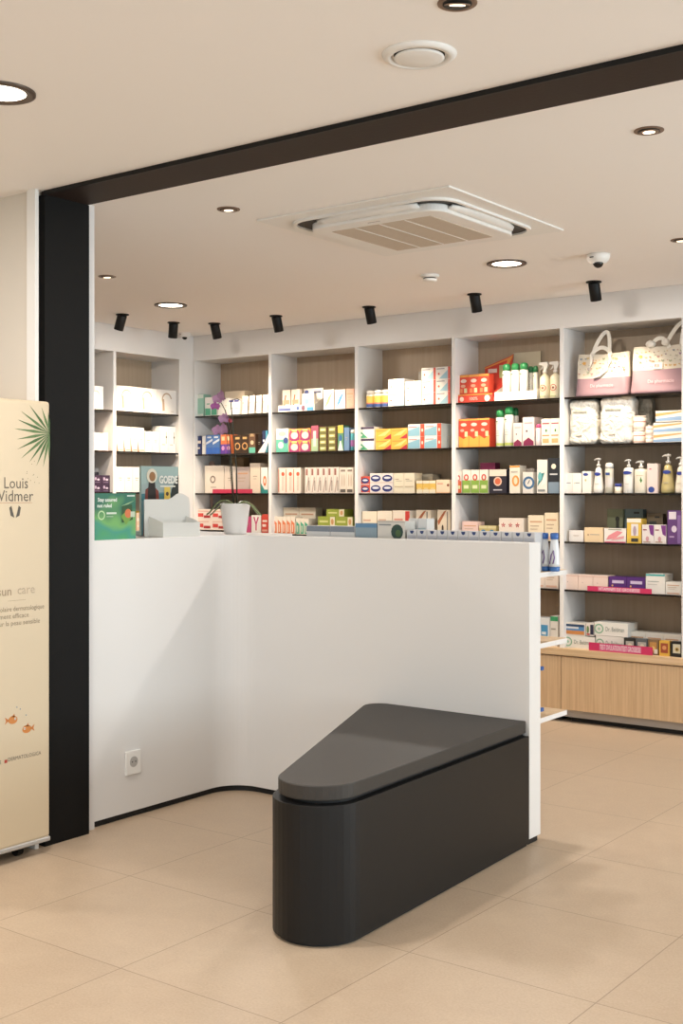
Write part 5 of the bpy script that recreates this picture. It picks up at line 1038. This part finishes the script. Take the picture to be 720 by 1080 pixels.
leafshape(185,.17,.035,.009); leafshape(-5,.18,.025,.009); leafshape(60,.12,.03,.014); leafshape(235,.12,.02,.014)
def flower(c,s,yaw,pitch,dark=False):
    R=Matrix.Rotation(radians(yaw),3,'Z')@Matrix.Rotation(radians(pitch),3,'X'); mb=MB()
    def petal(a,l,w,col,cup=.12):
        vs=[];fs=[];N=6
        for i in range(N+1):
            t=i/N; r=l*t; ww=w*sin(pi*min(.08+t*.9,1))**.6
            for k,q in enumerate((-1,-.4,.4,1)):
                x=r*cos(a)-q*ww*sin(a); z=r*sin(a)+q*ww*cos(a); y=-cup*s*(t*t)+.15*s*abs(q)*t*.4
                vs.append(Vector(c)+R@Vector((x,y,z)))
        for i in range(N):
            for k in range(3): fs.append((i*4+k,i*4+k+1,i*4+5+k,i*4+4+k))
        mb.add(vs,fs,col,0,True)
    for a in (90,215,325): petal(radians(a),s,s*.36,'c48fc0' if not dark else 'a94f9a')
    for a in (12,168): petal(radians(a),s*1.05,s*.6,'cf9cca' if not dark else 'b35aa6',.2)
    for a in (270,240,300): petal(radians(a),s*.5,s*.18,'8c2470',-.5)
    mb.build('flower',M['petal'],OP)
for f in (((-.095,-.015,.635),.028,15,-10),((-.066,-.02,.645),.032,-20,5),((-.108,-.02,.60),.022,45,20,True),((-.058,-.015,.54),.026,20,10),((-.042,-.015,.55),.022,-30,0),((-.088,-.02,.485),.030,20,15),((-.05,-.02,.49),.032,-15,10)): flower(*f)
mb=MB(); mb.ball((-.03,0,.53),.008,.008,.011,8,6,'b03a4a'); mb.ball((-.045,0,.535),.007,.007,.009,8,6,'c04a50'); mb.build('bud',M['petal'],OP)

gb=thing('display_box','green counter display box with white slogan and app screen picture','display box',(-3.72,3.4225,1.157),pi/2)
m,nt,b=new_mat('green_print'); tc=nt.nodes.new('ShaderNodeTexCoord'); sxyz=nt.nodes.new('ShaderNodeSeparateXYZ'); nt.links.new(tc.outputs['Object'],sxyz.inputs[0])
n=nt.nodes.new('ShaderNodeTexNoise'); n.inputs['Scale'].default_value=9; n.inputs['Detail'].default_value=1; nt.links.new(tc.outputs['Object'],n.inputs['Vector'])
ad=nt.nodes.new('ShaderNodeMath'); ad.operation='MULTIPLY_ADD'; nt.links.new(sxyz.outputs[2],ad.inputs[0]); ad.inputs[1].default_value=3.2; nt.links.new(n.outputs['Fac'],ad.inputs[2])
r=nt.nodes.new('ShaderNodeValToRGB'); e=r.color_ramp.elements; e[0].position=.3; e[0].color=hexc('4f9a4a'); e[1].position=1.1; e[1].color=hexc('2f6a58')
x=e.new(.7); x.color=hexc('6fa860'); x=e.new(.55); x.color=hexc('3f8f7c'); nt.links.new(ad.outputs[0],r.inputs['Fac']); nt.links.new(r.outputs['Color'],b.inputs['Base Color']); b.inputs['Roughness'].default_value=.4
M['greenprint']=m
mb=MB(); mb.box(-.1125,0,0,.1125,.09,.19); mb.build('box',m,gb)
pr=MB(); y=-.0008
put_text(pr,'Stay assured',-.045,.163,.015,y,'eaf4ea',maxw=.13,bold=.0009); put_text(pr,'not ruled',-.06,.139,.015,y,'eaf4ea',maxw=.095,bold=.0009)
decal(pr,[('o',.16,.53,.062,.012,'c8e8b0',0,360),('r',.28,.55,.52,.59,'dfeee0'),('r',.28,.49,.44,.51,'a8c8a8'),('r',.78,.93,.97,.96,'dfeee4'),('p',[(.65,.36),(.92,.42),(.9,.76),(.66,.72)],'2f5a30'),('p',[(.62,.5),(.75,.32),(.9,.48),(.72,.58)],'78a83a'),('e',.8,.56,.08,.1,'e2783c'),('r',.86,.48,.97,.6,'cfdcc0'),('p',[(.62,.72),(.8,.76),(.95,.84),(.8,.79)],'a0c890')],.225,.19,y0=-.0002)
pr.build('print',M['card'],gb)
wd=thing('display_box','blank white card display with curved back and open tray','display box',(-3.83,3.83,1.157),pi/2)
mb=MB()
P=[(-.138,0),(.145,0),(.145,.10)]
P+=[(.145-.02*(1-cos(t)) -.0,.10+.09*sin(t)) for t in (.3,.6,.9)]
P+=[(.10,.188),(.08,.191),(.06,.186),(.035,.172),(.01,.163),(-.138,.163)]
mb.prism(P,.0,.003,'y'); mb.build('back_card',M['cardboard'],wd)
mb=MB(); X0,X1=-.112,.118
mb.box(X0,-.085,0,X1,0,.002); mb.box(X0,-.087,0,X1,-.085,.062)
for xx in (X0,X1-.002): mb.prism([(-.085,0),(0,0),(0,.09),(-.085,.062)],xx,xx+.002,'x')
mb.box(X0+.002,-.05,.045,X1-.002,-.002,.047); mb.build('tray',M['cardboard'],wd)
ps=thing('poster_display','upright poster display lettered GOEDE behind the white card display','poster',(-3.95,3.905,1.157),pi/2)
mb=MB(); mb.box(-.117,0,0,.117,.012,.312); mb.box(-.1,.012,0,.1,.09,.02); mb.build('board',mat('poster_board','93a8a4',.5),ps)
pr=MB()
decal(pr,[('r',0,0,1,.62,'5c8f9c'),('p',[(0,.6),(.3,.62),(1,.66),(1,.84),(.6,.78),(0,.74)],'9fb2b0'),('r',0,.5,1,.6,'2f7a86'),('p',[(.74,.3),(1,.3),(1,.88),(.9,.78),(.8,.66)],'1f2a28'),('p',[(.1,.66),(.2,.7),(.24,0),(.04,0)],'7a2f22'),('p',[(.34,.7),(.45,.64),(.52,0),(.3,0)],'8a3524'),('p',[(.19,.78),(.35,.78),(.38,.6),(.36,0),(.17,0),(.16,.6)],'1e1512'),('e',.27,.86,.14,.105,'e6dcc4'),('e',.28,.85,.085,.07,'9a6a38'),('r',.6,.5,.76,.7,'e6c23a'),('c',.68,.6,.04,'4a3420'),('r',.49,.70,.9,.72,'eceade')],.234,.312)
put_text(pr,'GOEDE',.047,.250,.034,-.006,'f4f2e8',maxw=.115,bold=.0018); pr.build('print',M['card'],ps)

# ------------------------------------------------------------------ shelf goods
SHN={1:'top shelf',2:'second shelf',3:'third shelf',4:'fourth shelf',5:'fifth shelf',6:'oak ledge'}
BAY={'A':'narrow left bay','B':'wide left bay','1':'corner bay','2':'second bay','3':'third bay','4':'fourth bay','5':'rightmost bay','C':'board behind the counter'}
ORD=['first','second','third','fourth','fifth','sixth','seventh','eighth','ninth','tenth','eleventh','twelfth']
import re
SEEN={}
for (bay,sh,a,pl,z,w,d,h,nx,nz,kind,cat,name,look,col,art,extra,lab,grp) in DATA:
    where=(f"{SHN[sh]}, {BAY[bay]}" if bay!='C' else 'board behind the counter')
    where=where.replace('oak ledge,','oak ledge under')
    parts=make_product(kind,w,d,h,col,art,name)
    if extra=='card':
        mb=MB(); mb.box(-w*.02,d*.8,.0,w*.5,d*.8+.003,.165,'f4efe6'); 
        pp=MB(); pp.add([(w*.12,d*.8-.001,.10),(w*.44,d*.8-.001,.10),(w*.44,d*.8-.001,.155),(w*.12,d*.8-.001,.155)],[(0,1,2,3)],'f0ece8')
        mb.add([(w*.06+.02*cos(t*pi/7),d*.8-.001,.135+.02*sin(t*pi/7)) for t in range(14)],[list(range(14))],'5a6ab0')
        mb.box(w*.25,d*.8-.001,.13,w*.45,d*.8,.145,'6a7090')
        parts.append(('back_card',mb,M['card']))
    if extra=='card2':
        mb=MB(); mb.box(-w*.05,d,0,w*.3,.165,.002,'d9361e'); d=.165; mb.prism([(-w*.1,.0),(w*.85,.0),(w*.88,.24),(w*.68,.24),(w*.72,.305),(w*.6,.29),(-w*.1,.235)],d,d+.003,'y','d9361e')
        mb.prism([(-w*.1,.23),(w*.6,.283),(w*.72,.30),(w*.5,.20),(w*.55,.27),(-w*.1,.222)],d-.002,d-.0005,'y','f2a030')
        mb.box(w*.32,d-.003,.16,w*.44,d-.001,.24,'c2cf8a'); mb.box(w*.0,d-.003,.195,w*.25,d-.001,.22,'f6e6da')
        parts.append(('header_card',mb,M['card']))
    if art=='insect': put_text(parts[0][1],'INSECT',w*.05,h*.55,h*.22,-.001,'5a7a5a',maxw=w*.7)
    rot=pi/2 if bay in 'AB' else 0
    first=None; n=nx*nz
    for j in range(nz):
        for i in range(nx):
            wp=w+.002 if True else w
            step=(w+.002)
            u=a+(i+.5)*((w+GAPS.get((look,nx),.002)))
            L=(pl,u,z+j*(h+.001)) if bay in 'AB' else (u,pl,z+j*(h+.001))
            row=''
            if nz==2: row=('lower','upper')[j]
            elif nz>2: row=('bottom','second row','third row','top row')[j] if nz==4 else ('bottom','middle','top')[j]
            if lab: row=lab
            o_=''
            if nx>1: o_=f"{ORD[i]} from left" if nx>2 else ('left','right')[i]+' one'
            mid=' '.join(x for x in (row,o_) if x)
            label=look+(', '+mid if mid else '')+', '+where
            if n>1 or lab: gr=(grp or (look.split(',')[0]+'s'))[:60]
            else: gr=None
            if first is None:
                if len(parts)==1:
                    root=parts[0][1].build(name,parts[0][2]); kids=[]
                else:
                    root=bpy.data.objects.new(name,None); COL.objects.link(root); root.empty_display_size=.03
                    kids=[mb.build(pn or 'tray_body',mm,root) for pn,mb,mm in parts]
                first=(root,kids)
            else:
                root=first[0].copy(); COL.objects.link(root)
                for c in first[1]:
                    cc=c.copy(); COL.objects.link(cc); cc.parent=root
            root.location=L; root.rotation_euler=(0,0,rot)
            if kind in('can','bottle') and 0: pass
            tag(root,label,cat,gr)
            if label in SEEN: print('DUPLABEL',label)
            if len(label.split())>16: print('LONG',len(label.split()),label)
            SEEN[label]=1

# ------------------------------------------------------------------ light
def area(name,loc_,rot,sx_,sy_,power,col,shape='RECTANGLE',spread=None):
    l=bpy.data.lights.new(name,'AREA'); l.shape=shape; l.size=sx_; l.size_y=sy_; l.energy=power; l.color=col
    if spread: l.spread=radians(spread)
    o=bpy.data.objects.new(name,l); COL.objects.link(o); o.location=loc_; o.rotation_euler=rot; return o
def spot(name,p,target,power,col,ang=50,blend=.7,r=.03):
    l=bpy.data.lights.new(name,'SPOT'); l.energy=power; l.color=col; l.spot_size=radians(ang); l.spot_blend=blend; l.shadow_soft_size=r
    o=bpy.data.objects.new(name,l); COL.objects.link(o); o.location=p
    d=Vector(target)-Vector(p); o.rotation_euler=d.to_track_quat('-Z','Y').to_euler(); return o
WARM=(1,.80,.58); NEU=(1,.945,.88); DAY=(.86,.94,1)
# daylight through the three windows; area lights tilted up to brighten the ceiling
area('daylight_window_back_room',(U1+.3,5.1,1.25),(0,radians(90+LP['tilt']),0),2.0,2.4,LP['win1'],DAY)
area('daylight_window_side',(U1+.3,0,1.25),(0,radians(90+LP['tilt']),0),2.0,3.2,LP['win2'],DAY)
area('daylight_shopfront',(-1.0,VN-.4,1.2),(radians(90+LP['tilt']),0,0),5.0,2.1,LP['win3'],(.92,.96,1))
for x,y,l in BIG: area('downlight_beam',(x,y,H_CEIL-.012),(0,0,0),.15,.15,LP['big'],NEU,'DISK')
for x,y in ((-.6,.8),(-3.2,-.6),(-4.9,1.6),(-.3,5.35),(-.6,-1.8)):
    downlight('downlight','large round downlight outside the view at %.1f %.1f'%(x,y),x,y,.1) if 0 else area('downlight_beam',(x,y,H_CEIL-.012),(0,0,0),.15,.15,LP['big'],NEU,'DISK')
for x,y,l,a in SMALL: spot('recessed_spot_beam',(x,y,H_CEIL-.03),(x,y,0),LP['small'],NEU,70,.8,.03)
for (x,y,k) in SPOTS:
    tx={'W':(-6.35,5.35,1.2),'W2':(-6.35,6.0,1.2),'N':(x,6.75,1.3)}[k]
    az,tl={'W':(95,20),'W2':(60,14),'N':(0,18)}[k]
    R=Matrix.Rotation(radians(az),3,'Z')@Matrix.Rotation(radians(tl),3,'X')
    p=Vector((x,y,H_CEIL))+R@Vector((0,0,-.115))
    spot('shelf_spot_beam',p,tx,LP['spot']*(1.5 if k!='N' else 1),WARM,75,.8,.03)
w=bpy.data.worlds.new('sky'); SC.world=w; w.use_nodes=True
bg=w.node_tree.nodes['Background']; bg.inputs[0].default_value=(.75,.88,1,1); bg.inputs[1].default_value=LP['sky']

# ------------------------------------------------------------------ camera
cam=bpy.data.cameras.new('camera'); co=bpy.data.objects.new('camera',cam); COL.objects.link(co); SC.camera=co
co.location=(0,0,1.35); co.rotation_euler=(radians(90),0,radians(36.8))
cam.sensor_fit='VERTICAL'; cam.sensor_height=36; cam.lens=1275/1080*36; cam.shift_y=-20.5/1080; cam.clip_start=.05
SC.view_settings.view_transform='Standard'; SC.view_settings.look='None'; SC.view_settings.gamma=1; SC.view_settings.use_curve_mapping=False
SC.view_settings.exposure=LP['exp']
try:
    SC.cycles.use_denoising=True; SC.cycles.max_bounces=8; SC.cycles.diffuse_bounces=5; SC.cycles.transparent_max_bounces=12; SC.cycles.sample_clamp_indirect=6
    SC.cycles.caustics_reflective=False; SC.cycles.caustics_refractive=False
except Exception: pass
